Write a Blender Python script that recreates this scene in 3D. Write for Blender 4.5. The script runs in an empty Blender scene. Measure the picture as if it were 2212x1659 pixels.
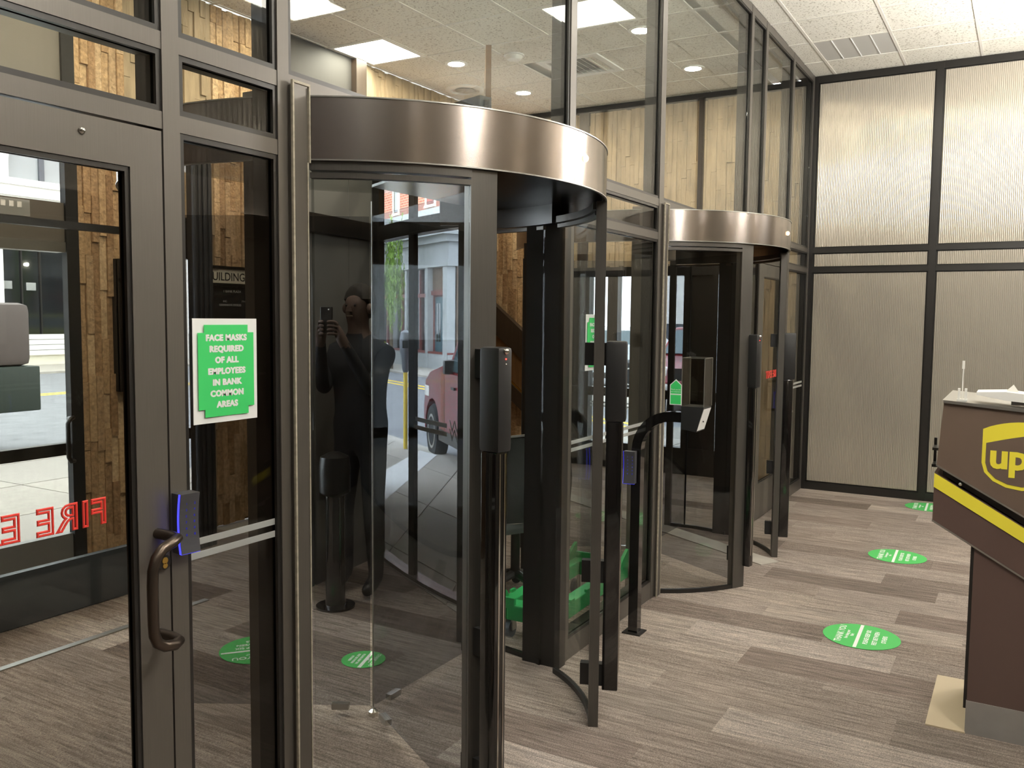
import bpy, bmesh, math, random
from mathutils import Vector, Matrix
random.seed(7)
C = bpy.context.scene.collection
SC = bpy.context.scene
PI = math.pi
sin, cos, rad = math.sin, math.cos, math.radians

# ------------------------------------------------------------------ camera, sky, exposure
CAM = Vector((0.0, -1.837, 1.65))
yaw, pitch, roll = rad(30.307), rad(4.379), rad(0.558)
f = Vector((cos(yaw)*cos(pitch), sin(yaw)*cos(pitch), -sin(pitch)))
r = f.cross(Vector((0, 0, 1))).normalized(); u = r.cross(f)
r2 = r*cos(roll)+u*sin(roll); u2 = -r*sin(roll)+u*cos(roll)
cd = bpy.data.cameras.new('camera'); cam = bpy.data.objects.new('camera', cd); C.objects.link(cam)
cd.sensor_width = 36.0; cd.lens = 1894.35/2212*36.0; cd.clip_start = 0.05; cd.clip_end = 300
cam.matrix_world = Matrix(((r2.x, u2.x, -f.x, CAM.x), (r2.y, u2.y, -f.y, CAM.y), (r2.z, u2.z, -f.z, CAM.z), (0, 0, 0, 1)))
SC.camera = cam
w = bpy.data.worlds.new('sky'); SC.world = w; w.use_nodes = True
bg = w.node_tree.nodes['Background']
bg.inputs[0].default_value = (0.86, 0.93, 1.0, 1); bg.inputs[1].default_value = 8.5
SC.view_settings.view_transform = 'Standard'; SC.view_settings.look = 'None'
SC.view_settings.gamma = 1.0; SC.view_settings.use_curve_mapping = False
SC.view_settings.exposure = 0.25
SC.cycles.max_bounces = 14; SC.cycles.transparent_max_bounces = 40
SC.cycles.diffuse_bounces = 4; SC.cycles.glossy_bounces = 5
SC.cycles.caustics_reflective = False; SC.cycles.caustics_refractive = False
SC.cycles.sample_clamp_indirect = 4.0
TROFFER_LOBBY, TROFFER_VEST, DOWNLIGHT, PENDANT, UPLIGHT = 20.0, 30.0, 360.0, 84.0, 1000.0

# ------------------------------------------------------------------ materials
def lin(c):
    return tuple(((v/255)/12.92 if v/255 <= 0.04045 else ((v/255+0.055)/1.055)**2.4) for v in c)+(1,)
def newmat(name):
    m = bpy.data.materials.new(name); m.use_nodes = True
    nt = m.node_tree; b = nt.nodes['Principled BSDF']
    return m, nt, b
def N(nt, t, **kw):
    n = nt.nodes.new(t)
    for k, v in kw.items(): setattr(n, k, v)
    return n
def L(nt, a, b): nt.links.new(a, b)
def P(name, srgb, rough=0.5, metal=0.0, noise=0.0, nscale=30.0, bump=0.0, bscale=200.0, spec=0.5, aniso=0.0, stretch=(1, 1, 1), coat=0.0, emis=None, es=0.0):
    m, nt, b = newmat(name)
    col = lin(srgb)
    b.inputs['Base Color'].default_value = col; b.inputs['Roughness'].default_value = rough
    b.inputs['Metallic'].default_value = metal; b.inputs['Specular IOR Level'].default_value = spec
    b.inputs['Coat Weight'].default_value = coat
    if aniso:
        b.inputs['Anisotropic'].default_value = aniso; b.inputs['Anisotropic Rotation'].default_value = 0.25
        tg = N(nt, 'ShaderNodeTangent', direction_type='RADIAL', axis='Z'); L(nt, tg.outputs[0], b.inputs['Tangent'])
    if emis:
        b.inputs['Emission Color'].default_value = lin(emis); b.inputs['Emission Strength'].default_value = es
    if noise or bump:
        tc = N(nt, 'ShaderNodeTexCoord'); mp = N(nt, 'ShaderNodeMapping'); mp.inputs['Scale'].default_value = stretch
        L(nt, tc.outputs['Object'], mp.inputs[0])
    if noise:
        n = N(nt, 'ShaderNodeTexNoise'); n.inputs['Scale'].default_value = nscale; n.inputs['Detail'].default_value = 6
        L(nt, mp.outputs[0], n.inputs['Vector'])
        cr = N(nt, 'ShaderNodeValToRGB')
        cr.color_ramp.elements[0].position = 0.3; cr.color_ramp.elements[1].position = 0.7
        cr.color_ramp.elements[0].color = tuple(c*(1-noise) for c in col[:3])+(1,)
        cr.color_ramp.elements[1].color = tuple(min(1, c*(1+noise)) for c in col[:3])+(1,)
        L(nt, n.outputs[0], cr.inputs[0]); L(nt, cr.outputs[0], b.inputs['Base Color'])
    if bump:
        n2 = N(nt, 'ShaderNodeTexNoise'); n2.inputs['Scale'].default_value = bscale; n2.inputs['Detail'].default_value = 4
        L(nt, mp.outputs[0], n2.inputs['Vector'])
        bp = N(nt, 'ShaderNodeBump'); bp.inputs['Strength'].default_value = bump; bp.inputs['Distance'].default_value = 0.01
        L(nt, n2.outputs[0], bp.inputs['Height']); L(nt, bp.outputs[0], b.inputs['Normal'])
    return m
def G(name, tint, refl=1.0, base=0.04, rough=0.0):
    m, nt, b = newmat(name); nt.nodes.remove(b)
    out = nt.nodes['Material Output']
    tr = N(nt, 'ShaderNodeBsdfTransparent'); tr.inputs[0].default_value = tint+(1,)
    gl = N(nt, 'ShaderNodeBsdfGlossy'); gl.inputs['Roughness'].default_value = rough
    lw = N(nt, 'ShaderNodeLayerWeight'); lw.inputs[0].default_value = 0.5
    pw = N(nt, 'ShaderNodeMath', operation='POWER'); pw.inputs[1].default_value = 5
    L(nt, lw.outputs['Facing'], pw.inputs[0])
    ma = N(nt, 'ShaderNodeMath', operation='MULTIPLY_ADD'); ma.inputs[1].default_value = (1-base)*refl; ma.inputs[2].default_value = base*refl
    L(nt, pw.outputs[0], ma.inputs[0])
    mx = N(nt, 'ShaderNodeMixShader'); L(nt, ma.outputs[0], mx.inputs[0]); L(nt, tr.outputs[0], mx.inputs[1]); L(nt, gl.outputs[0], mx.inputs[2])
    L(nt, mx.outputs[0], out.inputs[0])
    return m
def EM(name, srgb, s):
    m, nt, b = newmat(name); nt.nodes.remove(b)
    e = N(nt, 'ShaderNodeEmission'); e.inputs[0].default_value = lin(srgb); e.inputs[1].default_value = s
    L(nt, e.outputs[0], nt.nodes['Material Output'].inputs[0]); return m
def piecemat(name, cols, rough=0.8, streak=None, grain=0.15, gscale=300, bump=0.3, bscale=300, spec=0.3):
    """colour picked per piece by its random id, with grain (and optional long streaks along local y)"""
    m, nt, b = newmat(name)
    oi = N(nt, 'ShaderNodeObjectInfo')
    cr = N(nt, 'ShaderNodeValToRGB'); el = cr.color_ramp.elements
    while len(el) < len(cols): el.new(0.5)
    for i, c in enumerate(cols): el[i].position = i/(len(cols)-1); el[i].color = lin(c)
    L(nt, oi.outputs['Random'], cr.inputs[0])
    tc = N(nt, 'ShaderNodeTexCoord'); ad = N(nt, 'ShaderNodeVectorMath', operation='ADD')
    ml = N(nt, 'ShaderNodeMath', operation='MULTIPLY'); ml.inputs[1].default_value = 97.0
    L(nt, oi.outputs['Random'], ml.inputs[0]); L(nt, tc.outputs['Object'], ad.inputs[0]); L(nt, ml.outputs[0], ad.inputs[1])
    n = N(nt, 'ShaderNodeTexNoise'); n.inputs['Scale'].default_value = gscale; n.inputs['Detail'].default_value = 5
    L(nt, ad.outputs[0], n.inputs['Vector'])
    mr = N(nt, 'ShaderNodeMapRange'); mr.inputs['From Min'].default_value = 0.3; mr.inputs['From Max'].default_value = 0.7
    mr.inputs['To Min'].default_value = 1-grain; mr.inputs['To Max'].default_value = 1+grain
    L(nt, n.outputs[0], mr.inputs[0])
    last = mr.outputs[0]
    if streak:
        mp = N(nt, 'ShaderNodeMapping'); mp.inputs['Scale'].default_value = streak[0]; L(nt, ad.outputs[0], mp.inputs[0])
        n3 = N(nt, 'ShaderNodeTexNoise'); n3.inputs['Scale'].default_value = 1.0; n3.inputs['Detail'].default_value = 4; n3.inputs['Roughness'].default_value = 0.62
        L(nt, mp.outputs[0], n3.inputs['Vector'])
        m3 = N(nt, 'ShaderNodeMapRange'); m3.inputs['From Min'].default_value = 0.32; m3.inputs['From Max'].default_value = 0.68
        m3.inputs['To Min'].default_value = 1-streak[1]; m3.inputs['To Max'].default_value = 1+streak[1]
        L(nt, n3.outputs[0], m3.inputs[0])
        mm = N(nt, 'ShaderNodeMath', operation='MULTIPLY'); L(nt, last, mm.inputs[0]); L(nt, m3.outputs[0], mm.inputs[1]); last = mm.outputs[0]
    vm = N(nt, 'ShaderNodeVectorMath', operation='SCALE'); L(nt, cr.outputs[0], vm.inputs[0]); L(nt, last, vm.inputs['Scale'])
    L(nt, vm.outputs[0], b.inputs['Base Color'])
    b.inputs['Roughness'].default_value = rough; b.inputs['Specular IOR Level'].default_value = spec
    if bump:
        n2 = N(nt, 'ShaderNodeTexNoise'); n2.inputs['Scale'].default_value = bscale; n2.inputs['Detail'].default_value = 5
        L(nt, ad.outputs[0], n2.inputs['Vector'])
        bp = N(nt, 'ShaderNodeBump'); bp.inputs['Strength'].default_value = bump; bp.inputs['Distance'].default_value = 0.01
        L(nt, n2.outputs[0], bp.inputs['Height']); L(nt, bp.outputs[0], b.inputs['Normal'])
    return m

M = {}
M['bronze'] = P('dark_bronze_aluminium', (92, 87, 81), 0.36, 0.3, noise=0.06, nscale=8, stretch=(60, 60, 1))
M['bronzedrum'] = P('bronze_drum_frame', (86, 83, 79), 0.34, 0.5, noise=0.06, nscale=8, stretch=(60, 60, 1))
M['black'] = P('black_anodised', (34, 32, 30), 0.32, 0.2)
M['blackgloss'] = P('black_gloss_plastic', (16, 15, 15), 0.12, 0.0, coat=0.6)
M['blackmatt'] = P('black_matt_plastic', (24, 24, 25), 0.45)
M['rubber'] = P('black_rubber', (22, 22, 22), 0.8)
M['steel'] = P('brushed_stainless', (158, 150, 144), 0.22, 1.0, aniso=0.8, noise=0.05, nscale=3, stretch=(2, 2, 220))
M['chrome'] = P('bright_metal', (215, 212, 205), 0.15, 1.0)
M['alu'] = P('satin_aluminium', (178, 176, 170), 0.35, 0.9)
M['handle'] = P('oil_rubbed_bronze', (84, 74, 66), 0.3, 0.85)
M['brass'] = P('brass', (214, 178, 96), 0.25, 1.0)
M['caulk'] = P('old_caulk', (176, 168, 150), 0.8, noise=0.2, nscale=60)
M['glass'] = G('clear_glass', (0.93, 0.95, 0.93))
M['glasslow'] = G('outer_glass', (0.95, 0.96, 0.95), 0.6)
M['glassdark'] = G('grey_tinted_glass', (0.73, 0.72, 0.70), 0.5)
M['wing'] = G('tinted_wing_glass', (0.73, 0.74, 0.76), 0.15)
M['acrylic'] = G('clear_acrylic', (0.90, 0.89, 0.86), 0.8)
M['reed'] = P('reeded_bronze_metal', (190, 183, 170), 0.17, 0.52)
M['white'] = P('white_paint', (246, 246, 243), 0.5)
M['whiteplastic'] = P('white_plastic', (240, 238, 232), 0.35)
M['green'] = P('printed_green', (64, 206, 108), 0.45)
M['greenfloor'] = P('printed_floor_green', (70, 178, 88), 0.55)
M['greenplastic'] = P('green_plastic', (38, 150, 84), 0.4, noise=0.08, nscale=6)
M['red'] = P('red_vinyl', (226, 62, 52), 0.5)
M['bluelit'] = EM('blue_lit_edge', (60, 60, 255), 2.2)
M['bluedigit'] = EM('blue_lit_digit', (60, 60, 235), 0.4)
M['redled'] = EM('red_led', (255, 60, 50), 4)
M['amber'] = EM('amber_lamp', (255, 190, 130), 9)
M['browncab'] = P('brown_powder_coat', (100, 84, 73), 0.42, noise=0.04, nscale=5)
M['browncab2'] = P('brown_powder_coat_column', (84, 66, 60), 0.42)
M['yellow'] = P('yellow_decal', (246, 230, 70), 0.45)
M['beige'] = P('beige_steel', (190, 174, 146), 0.5)
M['greykick'] = P('grey_kick_plate', (150, 146, 142), 0.4, 0.3, noise=0.06, nscale=12)
M['panelgrey'] = P('dark_grey_panel', (112, 112, 110), 0.4, noise=0.05, nscale=2)
M['panelgrey2'] = P('dark_grey_fascia', (104, 98, 90), 0.5, noise=0.05, nscale=2)
M['wood'] = P('brown_wood', (118, 84, 52), 0.5, noise=0.25, nscale=4, stretch=(12, 12, 1))
M['darkwood'] = P('dark_brown_wood', (52, 40, 30), 0.5, noise=0.2, nscale=4, stretch=(12, 12, 1))
M['fabric'] = P('black_mesh_fabric', (40, 44, 46), 0.8, bump=0.4, bscale=400)
M['chairshell'] = P('charcoal_plastic', (62, 68, 70), 0.5)
M['asphalt'] = P('asphalt', (116, 117, 119), 0.95, noise=0.14, nscale=3, bump=0.3, bscale=80)
M['roadyellow'] = P('road_paint_yellow', (222, 186, 52), 0.8)
M['kerb'] = P('kerb_concrete', (164, 158, 148), 0.9, noise=0.1, nscale=6)
M['whitestone'] = P('white_painted_stone', (222, 220, 214), 0.8, noise=0.05, nscale=3)
M['greystone'] = P('grey_limestone', (164, 166, 166), 0.85, noise=0.12, nscale=2, stretch=(4, 4, 1))
M['darkglass'] = P('dark_shop_glass', (26, 28, 30), 0.08, 0.0, spec=0.6)
M['blind'] = P('grey_window_blind', (150, 152, 152), 0.6)
M['teal'] = P('teal_door_paint', (58, 84, 92), 0.5)
M['redband'] = P('red_brown_timber', (120, 58, 52), 0.6)
M['browntile'] = P('brown_infill_panel', (112, 92, 76), 0.8, noise=0.15, nscale=3)
M['carred'] = P('red_car_paint', (112, 14, 24), 0.25, 0.1, coat=0.4)
M['carlime'] = P('yellow_green_car_paint', (150, 156, 44), 0.25, 0.1, coat=0.8)
M['carsilver'] = P('silver_car_paint', (200, 204, 208), 0.25, 0.3, coat=0.8)
M['carglass'] = P('car_window_glass', (60, 76, 80), 0.06, 0.0, spec=0.8)
M['tyre'] = P('tyre_rubber', (28, 28, 29), 0.85)
M['headlamp'] = P('headlamp_lens', (225, 222, 215), 0.1)
M['leaf'] = P('willow_leaf', (120, 150, 62), 0.7, noise=0.3, nscale=5)
M['bark'] = P('bark', (92, 78, 62), 0.9)
M['meteryellow'] = P('yellow_post_paint', (214, 186, 60), 0.5)
M['metergrey'] = P('meter_grey', (96, 100, 106), 0.4, 0.5)
M['navy'] = P('dark_navy_cloth', (17, 18, 24), 0.9, noise=0.15, nscale=20)
M['skin'] = P('skin', (70, 52, 44), 0.7)  # darkened to stand in for dim light on the figure
M['hair'] = P('dark_hair', (30, 24, 20), 0.8)
M['boardblack'] = P('black_letter_board', (30, 28, 27), 0.6)
M['letterwhite'] = P('white_letters', (214, 214, 210), 0.6)
M['cream'] = P('cream_header', (226, 222, 204), 0.5)
M['text_black'] = P('black_letters', (24, 24, 24), 0.6)
M['orange'] = P('orange_paint', (226, 110, 50), 0.5)
M['bag_greybrown'] = P('grey_brown_vinyl', (88, 78, 72), 0.7)
M['bin_green'] = P('dark_green_paint', (38, 48, 38), 0.6)
M['troffer'] = EM('troffer_diffuser', (255, 250, 236), TROFFER_LOBBY)
M['troffer2'] = EM('vestibule_troffer_diffuser', (255, 247, 228), TROFFER_VEST)
M['down'] = EM('downlight_lens', (255, 239, 210), DOWNLIGHT)
M['pendant'] = EM('added_pendant_bowl', (255, 251, 244), PENDANT)
M['uplight'] = EM('added_uplight_lens', (255, 252, 246), UPLIGHT)
M['etched'] = P('etched_film', (196, 198, 196), 0.6)
def etchmat(k):
    m, nt, b = newmat('etched_film_lit'); nt.nodes.remove(b)
    a = N(nt, 'ShaderNodeBsdfTranslucent'); a.inputs[0].default_value = lin((245, 246, 244)); d = N(nt, 'ShaderNodeBsdfDiffuse'); d.inputs[0].default_value = lin((190, 191, 189))
    x = N(nt, 'ShaderNodeMixShader'); x.inputs[0].default_value = k; L(nt, a.outputs[0], x.inputs[1]); L(nt, d.outputs[0], x.inputs[2]); L(nt, x.outputs[0], nt.nodes['Material Output'].inputs[0]); return m
M['etched'] = etchmat(0.45); M['etchlit'] = etchmat(0.25)
M['plank'] = piecemat('carpet_plank', [(122, 108, 99), (176, 163, 153), (154, 140, 130), (190, 177, 167), (140, 126, 117), (180, 167, 156), (112, 99, 91)], 0.95,
                      streak=((75, 4.5, 75), 0.38), grain=0.42, gscale=210, bump=1.0, bscale=320, spec=0.1)
M['stone'] = piecemat('split_travertine', [(166, 134, 100), (198, 168, 130), (180, 148, 112), (210, 182, 146), (156, 124, 92), (190, 158, 120)], 0.9, grain=0.28, gscale=38, bump=1.0, bscale=60, spec=0.2)
M['stonewall'] = P('travertine_backing', (110, 84, 58), 0.9, noise=0.25, nscale=12)
M['slab'] = piecemat('concrete_paving', [(142, 137, 129), (158, 152, 143), (150, 145, 138), (162, 156, 148)], 0.95, grain=0.08, gscale=14, bump=0.25, bscale=90, spec=0.15)
M['slabnew'] = P('new_concrete', (196, 196, 196), 0.95, noise=0.05, nscale=6)
def brickmat():
    m, nt, b = newmat('red_brick_far')
    tc = N(nt, 'ShaderNodeTexCoord'); br = N(nt, 'ShaderNodeTexBrick')
    sx = N(nt, 'ShaderNodeSeparateXYZ'); cb = N(nt, 'ShaderNodeCombineXYZ')
    L(nt, tc.outputs['Object'], sx.inputs[0])
    L(nt, sx.outputs[0], cb.inputs[0]); L(nt, sx.outputs[2], cb.inputs[1]); L(nt, cb.outputs[0], br.inputs['Vector'])
    br.inputs['Color1'].default_value = lin((150, 84, 66)); br.inputs['Color2'].default_value = lin((130, 70, 56)); br.inputs['Mortar'].default_value = lin((168, 128, 108))
    br.inputs['Scale'].default_value = 1.0; br.inputs['Brick Width'].default_value = 0.24; br.inputs['Row Height'].default_value = 0.085; br.inputs['Mortar Size'].default_value = 0.012
    L(nt, br.outputs[0], b.inputs['Base Color']); b.inputs['Roughness'].default_value = 0.9; return m
M['brick'] = brickmat()
def tilemat():
    m, nt, b = newmat('pitted_ceiling_tile')
    oi = N(nt, 'ShaderNodeObjectInfo'); tc = N(nt, 'ShaderNodeTexCoord'); ad = N(nt, 'ShaderNodeVectorMath', operation='ADD')
    ml = N(nt, 'ShaderNodeMath', operation='MULTIPLY'); ml.inputs[1].default_value = 53.0
    L(nt, oi.outputs['Random'], ml.inputs[0]); L(nt, tc.outputs['Object'], ad.inputs[0]); L(nt, ml.outputs[0], ad.inputs[1])
    n = N(nt, 'ShaderNodeTexNoise'); n.inputs['Scale'].default_value = 62; n.inputs['Detail'].default_value = 3; n.inputs['Distortion'].default_value = 0.6
    L(nt, ad.outputs[0], n.inputs['Vector'])
    cr = N(nt, 'ShaderNodeValToRGB'); cr.color_ramp.elements[0].position = 0.36; cr.color_ramp.elements[1].position = 0.43
    cr.color_ramp.elements[0].color = lin((186, 178, 162)); cr.color_ramp.elements[1].color = lin((240, 236, 224))
    L(nt, n.outputs[0], cr.inputs[0]); L(nt, cr.outputs[0], b.inputs['Base Color']); b.inputs['Roughness'].default_value = 0.95
    bp = N(nt, 'ShaderNodeBump'); bp.inputs['Strength'].default_value = 0.5; bp.inputs['Distance'].default_value = 0.006
    L(nt, cr.outputs[0], bp.inputs['Height']); L(nt, bp.outputs[0], b.inputs['Normal']); b.inputs['Specular IOR Level'].default_value = 0.1
    return m
M['tile'] = tilemat()
M['grid'] = P('white_ceiling_grid', (226, 222, 212), 0.5)

# ------------------------------------------------------------------ mesh builder
class MB:
    def __init__(s): s.v = []; s.f = []; s.mi = []; s.cur = 0
    def add(s, vs, fs):
        b = len(s.v); s.v += [tuple(p) for p in vs]
        for q in fs: s.f.append(tuple(i+b for i in q)); s.mi.append(s.cur)
        return s
    def box(s, x0, x1, y0, y1, z0, z1, c=0.0):
        if x0 > x1: x0, x1 = x1, x0
        if y0 > y1: y0, y1 = y1, y0
        if z0 > z1: z0, z1 = z1, z0
        if c <= 0:
            v = [(x0, y0, z0), (x1, y0, z0), (x1, y1, z0), (x0, y1, z0), (x0, y0, z1), (x1, y0, z1), (x1, y1, z1), (x0, y1, z1)]
            return s.add(v, [(0, 3, 2, 1), (4, 5, 6, 7), (0, 1, 5, 4), (1, 2, 6, 5), (2, 3, 7, 6), (3, 0, 4, 7)])
        bm = bmesh.new(); bmesh.ops.create_cube(bm, size=1)
        for p in bm.verts: p.co = ((x0+x1)/2+p.co.x*(x1-x0), (y0+y1)/2+p.co.y*(y1-y0), (z0+z1)/2+p.co.z*(z1-z0))
        bmesh.ops.bevel(bm, geom=bm.edges[:], offset=c, segments=2, profile=0.6, affect='EDGES')
        return s.bm(bm)
    def bm(s, bm):
        bm.verts.index_update()
        s.add([v.co[:] for v in bm.verts], [[v.index for v in q.verts] for q in bm.faces]); bm.free(); return s
    def prism(s, pts, axis, a, b):
        """polygon pts in the plane normal to axis, extruded from a to b"""
        def m(p, t):
            return (t, p[0], p[1]) if axis == 'x' else (p[0], t, p[1]) if axis == 'y' else (p[0], p[1], t)
        n = len(pts)
        v = [m(p, a) for p in pts]+[m(p, b) for p in pts]
        fs = [tuple(range(n-1, -1, -1)), tuple(range(n, 2*n))]+[(i, (i+1) % n, n+(i+1) % n, n+i) for i in range(n)]
        return s.add(v, fs)
    def tube(s, pts, rr, n=10, sq=False, cap=True):
        pts = [Vector(p) for p in pts]; k = len(pts)
        rs = rr if isinstance(rr, (list, tuple)) else [rr]*k
        vs = []; ref = None
        for i, p in enumerate(pts):
            t = (pts[min(i+1, k-1)]-pts[max(i-1, 0)]).normalized()
            if ref is None: ref = Vector((0, 0, 1)) if abs(t.z) < 0.9 else Vector((1, 0, 0))
            a = t.cross(ref).normalized(); b = a.cross(t).normalized(); ref = b
            for j in range(n):
                an = 2*PI*j/n+(PI/4 if sq else 0); vs.append(p+a*cos(an)*rs[i]+b*sin(an)*rs[i])
        fs = [(i*n+j, i*n+(j+1) % n, (i+1)*n+(j+1) % n, (i+1)*n+j) for i in range(k-1) for j in range(n)]
        if cap: fs += [tuple(range(n-1, -1, -1)), tuple(range((k-1)*n, k*n))]
        return s.add(vs, fs)
    def lathe(s, prof, cx=0, cy=0, n=24):
        k = len(prof); vs = [(cx+q*cos(2*PI*j/n), cy+q*sin(2*PI*j/n), z) for q, z in prof for j in range(n)]
        fs = [(i*n+j, i*n+(j+1) % n, (i+1)*n+(j+1) % n, (i+1)*n+j) for i in range(k-1) for j in range(n)]
        fs += [tuple(range(n-1, -1, -1)), tuple(range((k-1)*n, k*n))]
        return s.add(vs, fs)
    def arc(s, r0, r1, a0, a1, z0, z1, n=16, cx=0, cy=0):
        vs = []
        for i in range(n+1):
            a = rad(a0+(a1-a0)*i/n)
            for q, z in ((r0, z0), (r1, z0), (r1, z1), (r0, z1)): vs.append((cx+q*cos(a), cy+q*sin(a), z))
        fs = [(4*i+j, 4*i+(j+1) % 4, 4*i+4+(j+1) % 4, 4*i+4+j) for i in range(n) for j in range(4)]
        if abs(a1-a0) < 359.9: fs += [(3, 2, 1, 0), (4*n, 4*n+1, 4*n+2, 4*n+3)]
        return s.add(vs, fs)
    def sphere(s, c, q, n=12, sz=1.0):
        bm = bmesh.new(); bmesh.ops.create_uvsphere(bm, u_segments=n, v_segments=max(6, n//2), radius=q)
        for v in bm.verts: v.co = (c[0]+v.co.x, c[1]+v.co.y, c[2]+v.co.z*sz)
        return s.bm(bm)
    def xf(s, mat, start=0):
        for i in range(start, len(s.v)): s.v[i] = tuple(mat @ Vector(s.v[i]))
        return s
    def build(s, name, mat, parent=None, org=(0, 0, 0), smooth=False, kind=None):
        me = bpy.data.meshes.new(name)
        me.from_pydata([(p[0]-org[0], p[1]-org[1], p[2]-org[2]) for p in s.v], [], s.f)
        mats = mat if isinstance(mat, list) else [mat]
        for q in mats: me.materials.append(M[q] if isinstance(q, str) else q)
        if len(mats) > 1: me.polygons.foreach_set('material_index', s.mi)
        bm = bmesh.new(); bm.from_mesh(me); bmesh.ops.recalc_face_normals(bm, faces=bm.faces[:])
        if smooth:
            for q in bm.faces: q.smooth = True
            for e in bm.edges:
                if len(e.link_faces) == 2 and e.calc_face_angle(0) > rad(38): e.smooth = False
        bm.to_mesh(me); bm.free()
        o = bpy.data.objects.new(name, me); C.objects.link(o)
        if parent: o.parent = parent
        else: o.location = org
        if kind: o['kind'] = kind
        return o
def tag(o, label, cat, group=None):
    o['label'] = label; o['category'] = cat
    if group: o['group'] = group
    return o
def thing(name, label, cat, loc=(0, 0, 0), rz=0.0, group=None):
    o = bpy.data.objects.new(name, None); C.objects.link(o); o.location = loc; o.rotation_euler = (0, 0, rz)
    o.empty_display_size = 0.1
    return tag(o, label, cat, group)
def struct(name, loc=(0, 0, 0), rz=0.0):
    o = bpy.data.objects.new(name, None); C.objects.link(o); o['kind'] = 'structure'; o.location = loc; o.rotation_euler = (0, 0, rz); return o
def copy_tree(o, parent=None):
    c = o.copy(); C.objects.link(c)
    if parent: c.parent = parent
    for ch in list(o.children): copy_tree(ch, c)
    return c
def inst(src, parent, loc, rz=0.0, scale=None):
    c = bpy.data.objects.new(src.name.split('.')[0], src.data); C.objects.link(c); c.parent = parent; c.location = loc; c.rotation_euler = (0, 0, rz)
    if scale: c.scale = scale
    return c
_tc = {}
def text(s, size, offset=0.0, extrude=0.0008, align='CENTER', outline=0.0, sx=1.0, spacing=1.0):
    """verts, faces of a line of text in the xy plane, base line at y=0"""
    key = (s, size, offset, extrude, align, outline, sx, spacing)
    if key in _tc: return _tc[key]
    cu = bpy.data.curves.new('t', 'FONT'); cu.body = s; cu.size = size; cu.offset = offset; cu.align_x = align; cu.space_character = spacing
    cu.resolution_u = 3
    if outline: cu.fill_mode = 'NONE'; cu.bevel_depth = outline; cu.bevel_resolution = 1
    else: cu.extrude = extrude
    o = bpy.data.objects.new('t', cu); C.objects.link(o)
    bpy.context.view_layer.update()
    me = bpy.data.meshes.new_from_object(o.evaluated_get(bpy.context.evaluated_depsgraph_get()))
    out = ([(v.co.x*sx, v.co.y, v.co.z) for v in me.vertices], [tuple(p.vertices) for p in me.polygons])
    bpy.data.objects.remove(o); bpy.data.curves.remove(cu); bpy.data.meshes.remove(me)
    _tc[key] = out; return out
def put_text(mb, s, size, mat, **kw):
    v, fs = text(s, size, **kw); b = len(mb.v); mb.add(v, fs); mb.xf(mat, b); return mb
def frame(o, x, y):
    """4x4 whose local x, y axes are the given directions at origin o"""
    x = Vector(x).normalized(); y = Vector(y).normalized(); z = x.cross(y)
    return Matrix(((x.x, y.x, z.x, o[0]), (x.y, y.y, z.y, o[1]), (x.z, y.z, z.z, o[2]), (0, 0, 0, 1)))
CEIL = 3.95

# ------------------------------------------------------------------ floor: carpet planks
fl = struct('floor')
MB().box(-3.2, 9.0, -3.6, 3.9, -0.1, -0.012).build('floor_slab', 'kerb', fl)
pw_, pl_ = 0.25, 1.0
pk = MB(); pk.box(-pw_/2+0.0003, pw_/2-0.0003, -pl_/2+0.0003, pl_/2-0.0003, -0.012, 0.0)
p0 = pk.build('carpet_plank', 'plank', fl); p0.location = (-1.4+pw_/2, -3.0, 0); first = True
offs = [0.0, 0.37, 0.71, 0.18, 0.55, 0.88, 0.29, 0.64]
for i in range(42):
    x = -1.4+pw_*(i+0.5)
    for j in range(8):
        y = -4.0+offs[i % 8]+pl_*j+0.5
        if y-0.5 < -3.6 or y+0.5 > 3.9: continue
        if x > 5.2 and y > 3.2: continue
        inst(p0, fl, (x, y, random.uniform(-0.0003, 0.0003)))
bpy.data.objects.remove(p0)
# ------------------------------------------------------------------ ceiling: tiles in a white grid
ce = struct('ceiling')
MB().box(-3.2, 9.05, -3.6, 3.9, CEIL+0.05, CEIL+0.2).build('ceiling_slab', 'white', ce)
tb = MB(); hs = 0.3
tb.box(-hs, hs, -hs, hs, 0, 0.015); T0 = tb.build('ceiling_tile', 'tile', ce)
grid = MB()
xs = [8.935-0.61*i for i in range(16)]
lights_lobby = {(6.2, -1.1), (3.15, -1.1), (4.37, -2.3), (0.71, -1.1), (7.42, -2.93), (1.32, -2.93)}
cells = []
for i in range(15):
    xc = 8.63-0.61*i
    for j in range(-6, 6):
        yc = -0.485-0.61*j
        if yc > 3.6 or yc < -3.5: continue
        cells.append((round(xc, 3), round(yc, 3)))
LOBBY_L = [(6.19, -1.095), (3.14, -1.095), (0.70, -1.095), (4.97, -2.925), (1.92, -2.925)]
VEST_L = [(6.19, 3.175), (3.75, 0.735+0.61), (1.31, 1.955)]
GRILLE = [(8.02, -0.485)]
VENT = [(7.41, 1.955)]
def near(c, lst): return any(abs(c[0]-q[0]) < 0.31 and abs(c[1]-q[1]) < 0.31 for q in lst)
for c in cells:
    if near(c, LOBBY_L+VEST_L+GRILLE+VENT): continue
    if -0.2 < c[1] < 0.35 and abs(c[1]-0.125) < 0.01:   # row cut by the glass partition
        o = inst(T0, ce, (c[0], (-0.18+(-0.0))/2-0.0, CEIL), 0, (1, 0.15*2, 1)); o.location.y = -0.09
        o = inst(T0, ce, (c[0], 0.265, CEIL), 0, (1, 0.27, 1)); o.location.y = 0.265
        continue
    inst(T0, ce, (c[0], c[1], CEIL))
bpy.data.objects.remove(T0)
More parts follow.
